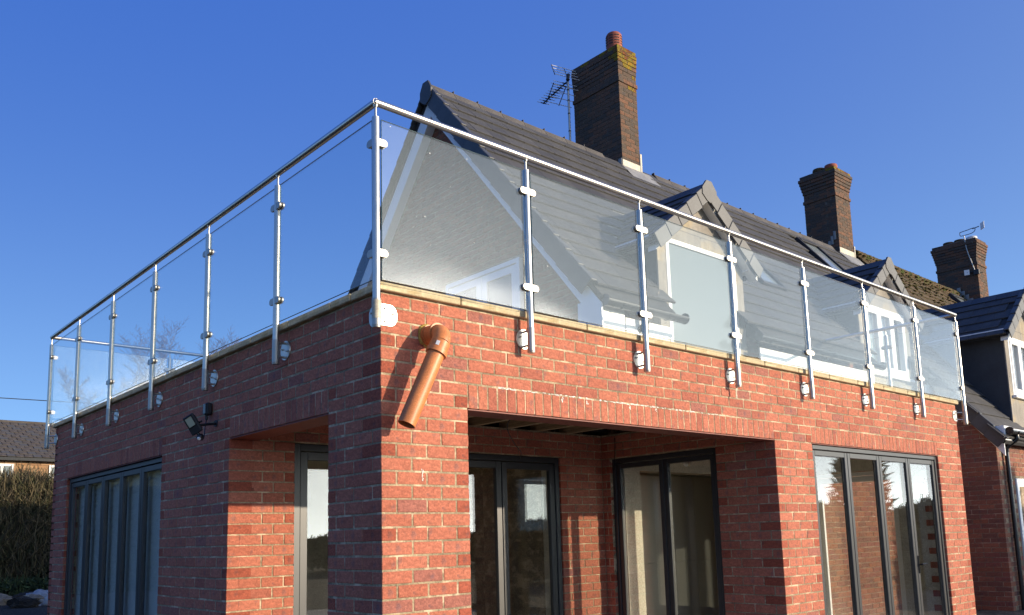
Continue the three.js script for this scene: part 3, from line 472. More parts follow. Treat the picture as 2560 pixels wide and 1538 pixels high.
// loose cables under the porch joists
const wire = (pts, label) => tag(mesh('loose_cable', tube(pts.map((p) => V(...p)), 0.004, 30, 6), M.black), label, 'cable');
wire([[0.7, 2.64, -0.9], [1.1, 2.56, -0.95], [1.5, 2.60, -1.0], [1.9, 2.55, -1.05], [2.35, 2.64, -1.1]], 'black cable sagging across the porch joists behind the pier');
wire([[2.25, 2.66, -1.3], [2.2, 2.52, -1.35], [2.32, 2.38, -1.4], [2.42, 2.3, -1.42], [2.40, 2.24, -1.42]], 'black cable looping down from the porch joists before the sliding door');
wire([[3.6, 2.66, -0.9], [3.62, 2.56, -0.9], [3.66, 2.50, -0.92]], 'short black cable end under the porch joists');
wire([[4.345, 2.60, -1.98], [4.335, 2.45, -1.98], [4.33, 2.34, -1.99], [4.32, 2.24, -2.0]], 'black cable end hanging at the corner of the porch window');

// ------------------------------------------------------------------ the main house
const ZR = -4.67, YR = 7.76, MS = -1.2119, GX = 4.0, WX = 12.3, HX = 16.0; // ridge, slope, gable plane, wing corner, party line
const roofY = (z) => YR - 1.2119 * Math.abs(z - ZR), SL = Math.hypot(1, MS), ANG = Math.atan(1.2119);
const HO = group('brick_house', 'older brick house with dark tiled roof, white bargeboards and dormers behind the extension', 'house');
const CW = []; // gable clip: a brick stays below the roof line
{
  const e = 0.0045, shape = (pts, d) => ext(pts, d);
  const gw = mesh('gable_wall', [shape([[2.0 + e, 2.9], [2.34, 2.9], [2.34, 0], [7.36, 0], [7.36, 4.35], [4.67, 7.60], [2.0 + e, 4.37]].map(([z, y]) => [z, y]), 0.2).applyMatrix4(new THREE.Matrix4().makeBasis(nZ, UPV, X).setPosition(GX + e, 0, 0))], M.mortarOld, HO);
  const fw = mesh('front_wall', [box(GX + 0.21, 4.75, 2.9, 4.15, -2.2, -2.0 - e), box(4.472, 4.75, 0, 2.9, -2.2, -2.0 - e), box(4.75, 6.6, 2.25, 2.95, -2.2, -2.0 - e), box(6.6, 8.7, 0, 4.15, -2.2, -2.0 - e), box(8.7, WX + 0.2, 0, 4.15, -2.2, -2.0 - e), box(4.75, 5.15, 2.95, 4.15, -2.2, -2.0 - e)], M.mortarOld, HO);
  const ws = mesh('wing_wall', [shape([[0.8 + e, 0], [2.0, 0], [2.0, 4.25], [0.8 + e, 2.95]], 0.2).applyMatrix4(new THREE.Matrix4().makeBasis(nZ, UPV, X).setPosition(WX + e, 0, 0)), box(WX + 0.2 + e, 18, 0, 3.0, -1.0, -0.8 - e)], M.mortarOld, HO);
  mesh('plaster_lining', [box(4.478, 4.75, 0.07, 2.6, -1.998, -1.985), box(6.6, LX - 0.3, 0.07, 2.6, -1.998, -1.985), box(4.75, 6.6, 2.25, 2.6, -1.998, -1.985)], M.plaster, HO);
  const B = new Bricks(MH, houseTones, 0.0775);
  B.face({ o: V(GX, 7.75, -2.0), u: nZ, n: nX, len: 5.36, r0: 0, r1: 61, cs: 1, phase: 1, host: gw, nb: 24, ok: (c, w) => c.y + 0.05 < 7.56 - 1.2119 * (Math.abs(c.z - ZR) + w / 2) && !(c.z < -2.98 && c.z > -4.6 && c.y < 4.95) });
  B.face({ o: V(GX, 4.1, -2.0), u: X, n: Z, len: 1.15, r0: 0, r1: 14, skipStart: 1, host: fw });
  B.face({ o: V(6.95, 4.1, -2.0), u: X, n: Z, len: 3.15, r0: 0, r1: 14, host: fw });
  B.face({ o: V(8.72, 3.02, -2.0), u: X, n: Z, len: WX - 8.72, r0: 0, r1: 38, host: fw, nb: 16 });
  B.face({ o: V(WX, 4.1, -2.0), u: Z, n: nX, len: 1.2, r0: 0, r1: 52, ce: 1, host: ws, ok: (c) => c.y < roofY(c.z) - 0.22 });
  B.face({ o: V(WX, 2.94, -0.8), u: X, n: Z, len: 4.6, r0: 0, r1: 37, skipStart: 1, host: ws, nb: 20, phase: 1, ok: (c, w) => !(c.x > 12.95 && c.x < 14.9 && c.y < 2.3) });
  B.face({ o: V(13.63, 3.73, -0.97), u: X, n: Z, len: 1.78, r0: 0, r1: 7, host: ws });
  mesh('wing_upper_wall', box(13.64, 15.4, 3.0, 3.72, -1.2, -0.975), M.mortarOld, HO);
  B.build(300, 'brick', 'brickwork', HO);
  // kitchen room behind the opening in the front wall
  mesh('kitchen_wall', [box(4.22, 4.3, 0.07, 2.5, -5.0, -2.36), box(4.3, 8.6, 0.07, 2.5, -5.08, -5.0), box(8.6, 8.68, 0.07, 2.5, -5.0, -2.2)], M.plaster, HO); mesh('kitchen_ceiling', box(4.22, 8.68, 2.5, 2.56, -5.08, -2.36), M.ceiling, HO); mesh('kitchen_floor', box(4.48, 8.68, 0.0, 0.068, -5.08, -1.99), M.concrete, HO);
  mesh('upper_floor', box(4.21, 17.9, 2.7, 2.8, -7.2, -2.2), M.felt, HO); mesh('rear_wall', box(GX + 0.21, 18, 0, 4.2, -7.36, -7.16), M.mortarOld, HO);
}
const opening = tag(group('kitchen_units', 'cream tall kitchen units seen through the porch window', 'cupboard'), 'cream tall kitchen units seen through the porch window', 'cupboard');
for (let i = 0; i < 4; i++) { mesh('door_panel', cbox(5.35 + i * 0.6, 5.945 + i * 0.6, 1.15, 2.3, -3.05, -3.03), M.cabinet, opening); mesh('door_panel', cbox(5.35 + i * 0.6, 5.945 + i * 0.6, 0.32, 1.142, -3.05, -3.03), M.cabinet, opening); }
mesh('carcass', box(5.34, 7.76, 0.3, 2.31, -3.6, -3.052), M.cabinet, opening); mesh('plinth', box(5.36, 7.74, 0.071, 0.3, -3.6, -3.1), M.blackMatt, opening);
for (const [x, z, l] of [[5.02, -1.5, 'pendant spotlight hanging in the room behind the porch window, beside its mullion'], [5.55, -1.25, 'pendant spotlight hanging in the room behind the wider pane of the porch window']]) {
  const p = group('ceiling_spotlight', l, 'lamp', 'spotlights in the extension'); mesh('cable', tube([V(x, 2.605, z), V(x + 0.01, 2.5, z), V(x + 0.03, 2.4, z), V(x + 0.02, 2.33, z)], 0.006, 16, 6), M.blackMatt, p);
  mesh('lamp_head', [cyl(V(x - 0.03, 2.30, z), V(x + 0.05, 2.36, z + 0.02), 0.05, 0.03, 18), cyl(V(x + 0.05, 2.36, z + 0.02), V(x + 0.07, 2.38, z + 0.03), 0.018, 0.014, 12)], M.satin, p); mesh('bulb', new THREE.SphereGeometry(0.03, 14, 10).translate(x - 0.04, 2.295, z - 0.005), M.label, p);
}

// roof: slab and tiles
const dormers = [{ x: 6.05, zf: -1.9, kind: 'door' }, { x: 11.08, zf: -1.9, kind: 'window' }, { x: 14.52, zf: -0.95, kind: 'window' }];
const DA = 5.90, DS = 0.82, DH = 1.12; // dormer ridge height, slope, half width of its roof
const dRoof = (d, x) => (d.zf > -1.5 ? DA - 0.14 : DA) - DS * Math.abs(x - d.x);
const slopeM = (x, z, lift, tilt = 0) => { const v = V(0, 1.2119, -1).normalize(), n = V(0, 1, 1.2119).normalize(); return mat4(X, v, n, V(x, roofY(z), z).addScaledVector(n, lift)).multiply(new THREE.Matrix4().makeRotationX(tilt)); };
const chimneys = [{ x0: 7.82, x1: 8.29, z0: -5.68, z1: -4.60, y: 9.95 }, { x0: 15.24, x1: 15.92, z0: -5.38, z1: -4.60, y: 9.77 }];
const velux = [{ x0: 12.92, x1: 13.72, z0: -4.42, z1: -3.6 }, { x0: 8.55, x1: 9.25, z0: -3.35, z1: -2.6 }];
{
  const slab = (x0, x1, z0, z1, mat, parent, name) => { const n = V(0, 1, 1.2119).normalize(), p = (x, z, k) => V(x, roofY(z), z).addScaledVector(n, k), f = []; const a = [p(x0, z1, -0.06), p(x1, z1, -0.06), p(x1, z0, -0.06), p(x0, z0, -0.06)], b = [p(x0, z1, 0), p(x1, z1, 0), p(x1, z0, 0), p(x0, z0, 0)]; f.push(b, a.slice().reverse()); for (let i = 0; i < 4; i++) { const k = (i + 1) % 4; f.push([a[i], a[k], b[k], b[i]]); } return quads(f); };
  const holeX = (d) => [d.x - 0.93, d.x + 0.93];
  const pieces = []; // the slab is cut where the dormers pass through the eaves
  pieces.push(slab(3.86, HX, ZR, -2.25), slab(3.86, holeX(dormers[0])[0], -2.25, -1.63), slab(holeX(dormers[0])[1], holeX(dormers[1])[0], -2.25, -1.63), slab(holeX(dormers[1])[1], WX - 0.06, -2.25, -1.63), slab(WX - 0.06, 18, -2.25, -0.62));
  const back = slab(3.86, HX, ZR, -1.63).applyMatrix4(new THREE.Matrix4().makeTranslation(0, 0, ZR).multiply(new THREE.Matrix4().makeScale(1, 1, -1)).multiply(new THREE.Matrix4().makeTranslation(0, 0, -ZR)));
  { const p = back.attributes.position; for (let i = 0; i < p.count; i += 3) { const a = [p.getX(i), p.getY(i), p.getZ(i)]; p.setXYZ(i, p.getX(i + 1), p.getY(i + 1), p.getZ(i + 1)); p.setXYZ(i + 1, ...a); } back.computeVertexNormals(); }
  const RO = mesh('roof', [...pieces, back], M.felt, HO);
  // tiles: broken bond, 0.30 x 0.287 exposed
  const G = 0.287, TW = 0.30, tg = [0, 1, 2].map((k) => chBox(TW - 0.0035, 0.34, 0.030, 0.0025, 0.001, k * 0.37, k * 0.21)), mats = [M.tileA, M.tileB, M.tileC], list = [];
  const blocked = (x, z) => {
    for (const d of dormers) { if (Math.abs(x - d.x) < 1.02 && z > d.zf - 0.25 && roofY(z) < dRoof(d, x) + 0.05 && Math.abs(x - d.x) < 0.80) return true; if (Math.abs(x - d.x) < 0.80 && roofY(z) < dRoof(d, x) - 0.12) return true; }
    for (const c of chimneys) if (x > c.x0 - 0.16 && x < c.x1 + 0.16 && z < c.z1 + 0.06) return true;
    for (const v of velux) if (x > v.x0 - 0.05 && x < v.x1 + 0.05 && z > v.z0 && z < v.z1) return true;
    return false;
  };
  const tot = Math.hypot(1, 1.2119);
  for (let k = 0; k < 28; k++) {
    const s = 0.13 + k * G, z = ZR + s / tot, maxZ = (x) => (x > WX - 0.1 ? -0.62 : -1.60);
    for (let x = 3.875 + (k % 2 ? TW : TW / 2); x < HX + 0.1; x += TW) { if (z > maxZ(x) - 0.11 || blocked(x, z)) continue; list.push([x, z, k]); }
    if (k % 2 && z < -1.71) { const o = mesh('roof_tile', chBox(TW / 2 - 0.0012, 0.34, 0.024, 0.0015), mats[k % 3], RO); o.applyMatrix4(slopeM(3.875 + TW / 4, z, 0.027, -0.085)); }
  }
  const seen = ([x, z]) => { const p = V(x, roofY(z), z), d = p.distanceTo(camera.position), q = p.applyMatrix4(projM); return Math.abs(q.x) < 1.02 && Math.abs(q.y) < 1.02 ? 1 / d : -1 / d; };
  list.sort((a, b) => seen(b) - seen(a)); const rest = [];
  list.forEach(([x, z, k], i) => { const m = slopeM(x + rr(-0.001, 0.001), z, 0.027 + rr(-0.001, 0.001), -0.085), v = Math.floor(rnd() * 3); if (i < 290) { const o = mesh('roof_tile', tg[v], mats[Math.floor(rnd() * 3)], RO); o.applyMatrix4(m); } else rest.push(tg[v].clone().applyMatrix4(m)); });
  for (const q of [0, 1, 2]) { const o = mesh('roof_tiling', rest.filter((g, i) => (i * 7 + (i >> 2)) % 3 === q), mats[q], RO); o.userData.kind = 'stuff'; }
  // ridge tiles
  const rg = ext([[-0.12, -0.135], [-0.105, -0.145], [0, -0.015], [0.105, -0.145], [0.12, -0.135], [0.022, 0.02], [-0.022, 0.02]], 0.437).rotateY(Math.PI / 2);
  for (let x = 3.80; x < HX; x += 0.447) { if (chimneys.some((c) => x + 0.44 > c.x0 - 0.02 && x < c.x1)) { if (!(x < 7.9 && x + 0.44 > 7.86)) continue; } const o = mesh('ridge_tile', rg, M.ridge, RO); o.position.set(x, YR + 0.045 + rr(-0.002, 0.002), ZR); o.rotation.x = rr(-0.01, 0.01); const u = mesh('ridge_joint', box(-0.006, 0.004, -0.12, 0.05, -0.03, 0.03), M.blackMatt, o); }
  // gable: bargeboards, boxed ends, verge caps
  for (const sgn of [1, -1]) {
    const fl = new THREE.Matrix4().makeTranslation(0, 0, ZR).multiply(new THREE.Matrix4().makeRotationY(0)), zz = (t) => ZR + sgn * t;
    const P = (t, k) => V(0, YR - 1.2119 * t - k, zz(t)), x0 = 3.855, x1 = 3.875; const bargeGeo = (k0, k1, a, b, xa, xb) => { const q = [P(a, k0), P(b, k0), P(b, k1), P(a, k1)], L = q.map((p) => p.clone().setX(xa)), R = q.map((p) => p.clone().setX(xb)), f = [L, R.slice().reverse()]; for (let i = 0; i < 4; i++) { const j = (i + 1) % 4; f.push([L[i], R[i], R[j], L[j]]); } return quads(sgn > 0 ? f : f.map((w) => w.slice().reverse())); };
    mesh('bargeboard', bargeGeo(0.10, 0.40, 0, 3.02, x0, x1), M.upvc, HO); mesh('soffit', bargeGeo(0.36, 0.38, 0.0, 2.9, x1, GX - 0.002), M.upvc, HO);
    for (let k = 0; k < 16; k++) { const t = (0.02 + k * G) / tot + 0.06; if (t > 3.02) break; const v = V(0, 1.2119, -sgn).normalize(), n = V(0, 1, 1.2119 * sgn).normalize(); const o = mesh('verge_cap', vergeGeo(), M.verge, RO); o.applyMatrix4(mat4(sgn > 0 ? X : nX, v, n, V(3.83, YR - 1.2119 * t, zz(t)).addScaledVector(n, -0.02 + 0.002 * (k % 2)))); o.applyMatrix4; }
    const zb = zz(2.96); mesh('eaves_box', cbox(3.858, 4.3, 3.72, 4.07, Math.min(zb, zb - sgn * 0.30), Math.max(zb, zb - sgn * 0.30), 0.004), M.upvc, HO);
  }
  const cap = ext([[-0.13, -0.20], [-0.05, -0.27], [0, -0.29], [0.05, -0.27], [0.13, -0.20], [0.13, -0.08], [0.06, 0.045], [-0.06, 0.045], [-0.13, -0.08]], 0.03).rotateY(Math.PI / 2).translate(3.765, YR + 0.04, ZR); mesh('ridge_end', cap, M.verge, RO);
}
function vergeGeo() { vergeGeo.g ??= cat([cbox(-0.05, -0.035, -0.15, 0.15, -0.14, 0.075, 0.006), cbox(-0.035, 0.05, -0.15, 0.15, 0.045, 0.072, 0.006)]).rotateX(-0.05); return vergeGeo.g; }
// gable door to the terrace
glazing(HO, 'terrace_door', mat4(Z, UPV, nX, V(GX - 0.055, 2.98, -4.52)), 1.48, 1.93, 2, { mat: M.upvc, frame: 0.06, stile: 0.10, bottom: 0.2, pane: M.skyPale });
// fascias, gutters, downpipes
function gutter(x0, x1, y, z, brackets = true) {
  const g = new THREE.CylinderGeometry(0.062, 0.062, x1 - x0, 20, 1, true, 0, Math.PI).toNonIndexed(), h = new THREE.CylinderGeometry(0.058, 0.058, x1 - x0, 20, 1, true, 0, Math.PI).toNonIndexed();
  { const p = h.attributes.position; for (let i = 0; i < p.count; i += 3) { const a = [p.getX(i), p.getY(i), p.getZ(i)]; p.setXYZ(i, p.getX(i + 1), p.getY(i + 1), p.getZ(i + 1)); p.setXYZ(i + 1, ...a); } h.computeVertexNormals(); }
  const caps = [x0, x1].map((x) => cyl(V(x - 0.006, 0, 0), V(x + 0.006, 0, 0), 0.066, 0.066, 20).translate(0, y, z));
  const t = (q) => q.rotateZ(Math.PI / 2).rotateX(Math.PI / 2 + Math.PI / 2).translate((x0 + x1) / 2, y, z);
  const o = mesh('gutter', [t(g), t(h), box(x0, x1, y - 0.004, y + 0.006, z - 0.062, z - 0.056), box(x0, x1, y - 0.006, y + 0.008, z + 0.056, z + 0.066), ...caps], M.black, HO);
  if (brackets) for (let x = x0 + 0.25; x < x1; x += 0.8) mesh('gutter_bracket', new THREE.TorusGeometry(0.066, 0.006, 8, 20, Math.PI).toNonIndexed().rotateZ(Math.PI).rotateY(Math.PI / 2).translate(x, y, z), M.black, o);
  return o;
}
{
  const f = (x0, x1, y, z, zs) => { mesh('fascia', cbox(x0, x1, y - 0.19, y + 0.02, z - 0.02, z), M.upvc, HO); mesh('soffit', box(x0, x1, y - 0.188, y - 0.175, zs, z - 0.021), M.upvc, HO); };
  const d0 = dormers[0].x, d1 = dormers[1].x;
  f(4.30, d0 - 0.92, 3.90, -1.70, -1.998); f(d0 + 0.92, d1 - 0.92, 3.90, -1.70, -1.998); f(d1 + 0.92, WX, 3.90, -1.70, -1.998);
  gutter(3.88, d0 - 0.78, 4.03, -1.62); gutter(d0 + 0.78, d1 - 0.78, 4.03, -1.62); gutter(d1 + 0.78, WX - 0.05, 4.03, -1.62);
  f(WX + 0.01, 17.5, 3.07, -0.66, -0.798); gutter(WX + 0.02, 17.6, 3.02, -0.585);
  mesh('eaves_box', cbox(WX - 0.03, WX + 0.3, 2.86, 3.11, -0.80, -0.64, 0.004), M.upvc, HO);
  { const P = (z, k) => V(0, roofY(z) - k, z), q = [P(-2.0, 0.09), P(-0.66, 0.09), P(-0.66, 0.28), P(-2.0, 0.28)], a = q.map((p) => p.clone().setX(WX - 0.045)), b = q.map((p) => p.clone().setX(WX - 0.02)), fc = [a, b.slice().reverse()]; for (let i = 0; i < 4; i++) { const j = (i + 1) % 4; fc.push([a[i], b[i], b[j], a[j]]); } mesh('bargeboard', quads(fc), M.upvc, HO); }
  for (let k = 0; k < 9; k++) { const z = -0.72 - k * 0.287 / Math.hypot(1, 1.2119), v = V(0, 1.2119, -1).normalize(), n = V(0, 1, 1.2119).normalize(), o = mesh('verge_cap', vergeGeo(), M.verge, HO); o.applyMatrix4(mat4(X, v, n, V(WX - 0.07, roofY(z), z).addScaledVector(n, -0.02))); }
  // swan-neck downpipes
  const dp = mesh('downpipe', [tube([V(12.62, 3.0, -0.585), V(12.62, 2.90, -0.59), V(12.60, 2.84, -0.66), V(12.58, 2.78, -0.73), V(12.58, 2.70, -0.745)], 0.036, 24, 14), cyl(V(12.58, 2.72, -0.745), V(12.58, 0.1, -0.745), 0.034, 0.034, 16)], M.black, HO); for (const y of [2.2, 1.3, 0.4]) mesh('pipe_clip', cyl(V(12.58, y, -0.745), V(12.58, y + 0.05, -0.745), 0.041, 0.041, 16), M.black, dp);
  mesh('downpipe', [tube([V(4.55, 3.98, -1.62), V(4.55, 3.88, -1.62), V(4.53, 3.80, -1.72), V(4.52, 3.72, -1.90), V(4.52, 3.66, -1.945)], 0.036, 24, 14), cyl(V(4.52, 3.68, -1.945), V(4.52, 2.98, -1.945), 0.034, 0.034, 16)], M.black, HO);
  // ground floor window of the wing
  glazing(HO, 'wing_window', mat4(X, UPV, Z, V(13.0, 0.3, -0.78)), 1.85, 1.98, 2, { mat: M.upvc, frame: 0.07, stile: 0.06 });
}
// dormers
function dormer(D) {
  const { x, zf, kind } = D, wing = zf > -1.5, A = wing ? DA - 0.14 : DA, base = kind === 'door' ? 2.98 : wing ? 3.2 : 2.98, ev = A - DS * DH, sillY = kind === 'door' ? 3.0 : wing ? 3.78 : 4.0, topY = wing ? 4.86 : 5.13, hw = 0.9, ww = kind === 'door' ? 0.735 : 0.74;
  const zb = ZR + (YR - A) / 1.2119, zi = (y) => ZR + (YR - y) / 1.2119;
  const O = mesh('dormer', [box(x - hw, x - hw + 0.05, base, ev + 0.22, zi(ev + 0.3), zf - 0.001), box(x + hw - 0.05, x + hw, base, ev + 0.22, zi(ev + 0.3), zf - 0.001)], M.cheek, HO);
  // front board with the opening cut out, gable over it
  const s = new THREE.Shape([[-hw, base], [hw, base], [hw, ev + 0.17], [0, A - 0.10], [-hw, ev + 0.17]].map((p) => new THREE.Vector2(p[0], p[1]))), h = new THREE.Path([[-ww, sillY], [-ww, topY], [ww, topY], [ww, sillY]].map((p) => new THREE.Vector2(p[0], p[1]))); s.holes.push(h);
  mesh('front_board', new THREE.ExtrudeGeometry(s, { depth: 0.02, bevelEnabled: false }).toNonIndexed().translate(x, 0, zf), M.board, O);
  mesh('board_joint', box(x - hw + 0.03, x + hw - 0.03, topY + 0.145, topY + 0.15, zf + 0.0195, zf + 0.0215), M.blackMatt, O);
  const sc = []; for (const [a, b] of [[-0.5, topY + 0.13], [0, topY + 0.13], [0.45, topY + 0.13], [-0.05, A - 0.3], [-0.82, topY - 0.1], [-0.82, topY - 0.75], [-0.82, topY - 1.1]]) sc.push(cyl(V(x + a, b, zf + 0.019), V(x + a, b, zf + 0.023), 0.009, 0.009, 8)); mesh('board_screw', sc, M.blackMatt, O);
  // window
  const Fr = (a, b, y0, y1, t, z1) => [cbox(a, a + t, y0, y1, zf - 0.05, z1), cbox(b - t, b, y0, y1, zf - 0.05, z1), cbox(a + t, b - t, y1 - t, y1, zf - 0.05, z1 - 0.001), cbox(a + t, b - t, y0, y0 + t, zf - 0.05, z1 - 0.001)];
  mesh('window_frame', Fr(x - ww, x + ww, sillY, topY, 0.06, zf + 0.028), M.upvc, O);
  if (kind === 'door') mesh('pane', box(x - ww + 0.055, x + ww - 0.055, sillY + 0.055, topY - 0.055, zf - 0.02, zf + 0.005), M.skyPale, O);
  else {
    const n = 3, p = (2 * ww - 0.12) / n; for (let i = 0; i < n; i++) { const a = x - ww + 0.06 + i * p; mesh('casement', Fr(a + 0.004, a + p - 0.004, sillY + 0.062, topY - 0.062, 0.07, zf + 0.04), M.upvc, O); mesh('pane', box(a + 0.07, a + p - 0.07, sillY + 0.13, topY - 0.13, zf - 0.02, zf + 0.002), M.pane, O); }
    mesh('curtain', box(x - ww + 0.06, x + ww - 0.06, sillY, topY, zf - 0.22, zf - 0.2), M.skyPale, O); mesh('sill', cbox(x - ww - 0.06, x + ww + 0.06, sillY - 0.05, sillY - 0.002, zf + 0.0, zf + 0.09), M.upvc, O);
  }
  // roof
  const z0 = zf + 0.17;
  for (const sg of [-1, 1]) {
    const P = (t, z, k) => V(x + sg * t, A - DS * t + k, z), f = []; const mk = (t0, t1, k) => [P(t0, z0, k), P(t1, z0, k), P(t1, zi(A - DS * t1) - 0.25, k), P(t0, zi(A - DS * t0) - 0.25, k)];
    const a = mk(0, DH, -0.05), b = mk(0, DH, 0); f.push(a, b.slice().reverse()); for (let i = 0; i < 4; i++) { const j = (i + 1) % 4; f.push([b[i], b[j], a[j], a[i]]); }
    mesh('dormer_roof', quads(sg > 0 ? f : f.map((q) => q.slice().reverse())), M.felt, O);
    const v = V(-sg, DS, 0).normalize(), n = V(sg * DS, 1, 0).normalize(), ss = Math.hypot(1, DS), tg = [0, 1].map((k) => chBox(0.297, 0.34, 0.022, 0.003, 0.0006, k * 0.3, k * 0.4));
    for (let k = 0; k < 5; k++) { const t = (0.20 + k * 0.285) / ss; for (let q = 0; q < 7; q++) { const z = z0 - 0.2 - (k % 2) * 0.15 - q * 0.30; if (z < zi(A - DS * t) - 0.12 || t > DH) break; const o = mesh('dormer_tile', tg[q % 2], [M.tileA, M.tileC][q % 2], O); o.applyMatrix4(mat4(v.clone().cross(n), v, n, P(t, z, 0.014)).multiply(new THREE.Matrix4().makeRotationX(-0.07))); } }
    for (let k = 0; k < 5; k++) { const t = (0.17 + k * 0.285) / ss; if (t > DH) break; const c = mesh('verge_cap', vergeFront(), M.verge, O); const uu = v.clone().cross(n); c.applyMatrix4(new THREE.Matrix4().makeBasis(uu, v, n).setPosition(P(t, z0 - 0.02, 0.004))); if (uu.z < 0) c.applyMatrix4(new THREE.Matrix4().makeTranslation(0, 0, 2 * (z0 - 0.02)).multiply(new THREE.Matrix4().makeScale(1, 1, -1))); }
    const q = [P(0.02, 0, -0.09), P(DH - 0.05, 0, -0.09), P(DH - 0.05, 0, -0.16), P(0.02, 0, -0.16)], L = q.map((p) => p.clone().setZ(z0 - 0.03)), R = q.map((p) => p.clone().setZ(zf + 0.021)), fc = [L.slice(), R.slice().reverse()]; for (let i = 0; i < 4; i++) { const j = (i + 1) % 4; fc.push([L[j], L[i], R[i], R[j]]); }
    mesh('soffit', quads(sg < 0 ? fc : fc.map((w) => w.slice().reverse())), M.upvc, O);
    mesh('eaves_board', cbox(Math.min(x + sg * hw, x + sg * (DH - 0.06)), Math.max(x + sg * hw, x + sg * (DH - 0.06)), ev + 0.0, ev + 0.10, zi(ev + 0.1), z0 - 0.06), M.upvc, O);
    mesh('gutter', [cyl(V(x + sg * (DH - 0.01), ev - 0.005, zi(ev)), V(x + sg * (DH - 0.01), ev - 0.005, z0 - 0.03), 0.04, 0.04, 12)], M.black, O);
  }
  const rg = ext([[-0.13, -0.10], [-0.11, -0.115], [0, -0.02], [0.11, -0.115], [0.13, -0.10], [0.02, 0.02], [-0.02, 0.02]], 0.445); for (let z = z0 + 0.0; z > zb - 0.2; z -= 0.45) { const o = mesh('ridge_tile', rg, M.verge, O); o.position.set(x, A + 0.04, z - 0.45); }
  mesh('ridge_end', ext([[-0.15, -0.16], [-0.06, -0.23], [0, -0.25], [0.06, -0.23], [0.15, -0.16], [0.15, -0.07], [0.05, 0.045], [-0.05, 0.045], [-0.15, -0.07]], 0.03).translate(x, A + 0.035, z0 + 0.005), M.verge, O);
  mesh('flashing', quads([-1, 1].flatMap((sg) => { const P = (t, k, e) => V(x + sg * t, roofY(zi(A - DS * Math.min(t, DH)) + k) + e, zi(A - DS * Math.min(t, DH)) + k), q = [P(0, 0.0, 0.05), P(DH, 0.0, 0.05), P(DH, -0.16, 0.055), P(0, -0.16, 0.055)]; return [q, q.slice().reverse().map((p) => p.clone().add(V(0, -0.003, 0)))]; })), M.lead, O);
}
function vergeFront() { vergeFront.g ??= cat([cbox(0.03, 0.045, -0.139, 0.139, -0.14, 0.055, 0.006), cbox(-0.05, 0.03, -0.139, 0.139, 0.035, 0.055, 0.006)]).rotateX(-0.05); return vergeFront.g; }
dormers.forEach(dormer);
// roof windows
for (const v of velux) {
  const zc = (v.z0 + v.z1) / 2, hL = (v.z1 - v.z0) * SL / 2, w = (v.x1 - v.x0) / 2, m = slopeM((v.x0 + v.x1) / 2, zc, 0.04);
  const o = mesh('roof_window', [cbox(-w, -w + 0.07, -hL, hL, -0.05, 0.05), cbox(w - 0.07, w, -hL, hL, -0.05, 0.05), cbox(-w + 0.07, w - 0.07, hL - 0.1, hL, -0.05, 0.06), cbox(-w + 0.07, w - 0.07, -hL, -hL + 0.07, -0.05, 0.045)].map((g) => g.applyMatrix4(m)), M.blackMatt, HO);
  mesh('pane', box(-w + 0.068, w - 0.068, -hL + 0.068, hL - 0.098, 0.0, 0.016).applyMatrix4(m), M.skyPale, o);
}
// chimneys
function chimney(parent, c, opt) {
  const e = 0.005, cr = 0.076, O = mesh('chimney', [box(c.x0 + e, c.x1 - e, 6.2, c.y - 0.03, c.z0 + e, c.z1 - e)], M.mortarDark, parent);
  const rows = Math.floor((c.y - (opt.y0 ?? 6.9)) / cr), lx = c.x1 - c.x0, lz = c.z1 - c.z0, out = (r) => (opt.corbel[r] ?? 0);
  const nb = { x: Math.max(1, Math.round(lx / 0.232)), z: Math.max(1, Math.round(lz / 0.232)) };
  for (let r = 0; r < rows; r++) {
    const y = c.y - (r + 0.5) * cr, o = out(r), x0 = c.x0 - o, x1 = c.x1 + o, z0 = c.z0 - o, z1 = c.z1 + o; const even = r % 2;
    const lay = (len, n, a) => { const L = (len + 0.01) / n - 0.01, h = (L - 0.01) / 2, q = []; if (a) for (let i = 0; i < n; i++) q.push([i * (L + 0.01), L]); else { q.push([0, h]); for (let i = 0; i < n - 1; i++) q.push([h + 0.01 + i * (L + 0.01), L]); q.push([len - h, h]); } return q; };
    const put = (bx0, bx1, bz0, bz1) => { const lich = opt.lichen?.(y, bz1 > z1 - 0.02); const g = chBox(bx1 - bx0, cr - (o > 0 ? 0.004 : 0.009), bz1 - bz0, 0.004, 0.0015, rnd() * 3, rnd() * 3).translate((bx0 + bx1) / 2, y, (bz0 + bz1) / 2); mesh('chimney_brick', g, lich ? M.lichen : MC[Math.floor(rnd() * 5)], O); };
    // front face (whole), left face between corners
    for (const [s, w] of lay(x1 - x0, nb.x, even)) put(x0 + s, x0 + s + w, z1 - (s < 0.01 || s + w > x1 - x0 - 0.01 ? (w > 0.16 ? 0.102 : 0.215) : 0.1), z1);
    const zz = lay(z1 - z0, nb.z, !even); zz.forEach(([s, w], i) => { if (i === 0) return; const a = z1 - s, b = z1 - s - w; put(x0, x0 + (i === zz.length - 1 ? 0.2 : 0.1), b, a); });
    if (o > 0) mesh('corbel_course', box(x0 + 0.004, x1 - 0.004, y - cr / 2 + 0.004, y + cr / 2 - 0.005, z0 + 0.004, z1 - 0.004), M.mortarDark, O);
  }
  mesh('flaunching', new THREE.CylinderGeometry(0.22, 0.42, 0.08, 4, 1).toNonIndexed().rotateY(Math.PI / 4).scale((lx) / 0.62, 1, lz / 0.62).translate((c.x0 + c.x1) / 2, c.y + 0.03, (c.z0 + c.z1) / 2), M.mortarOld, O);
  return O;
}
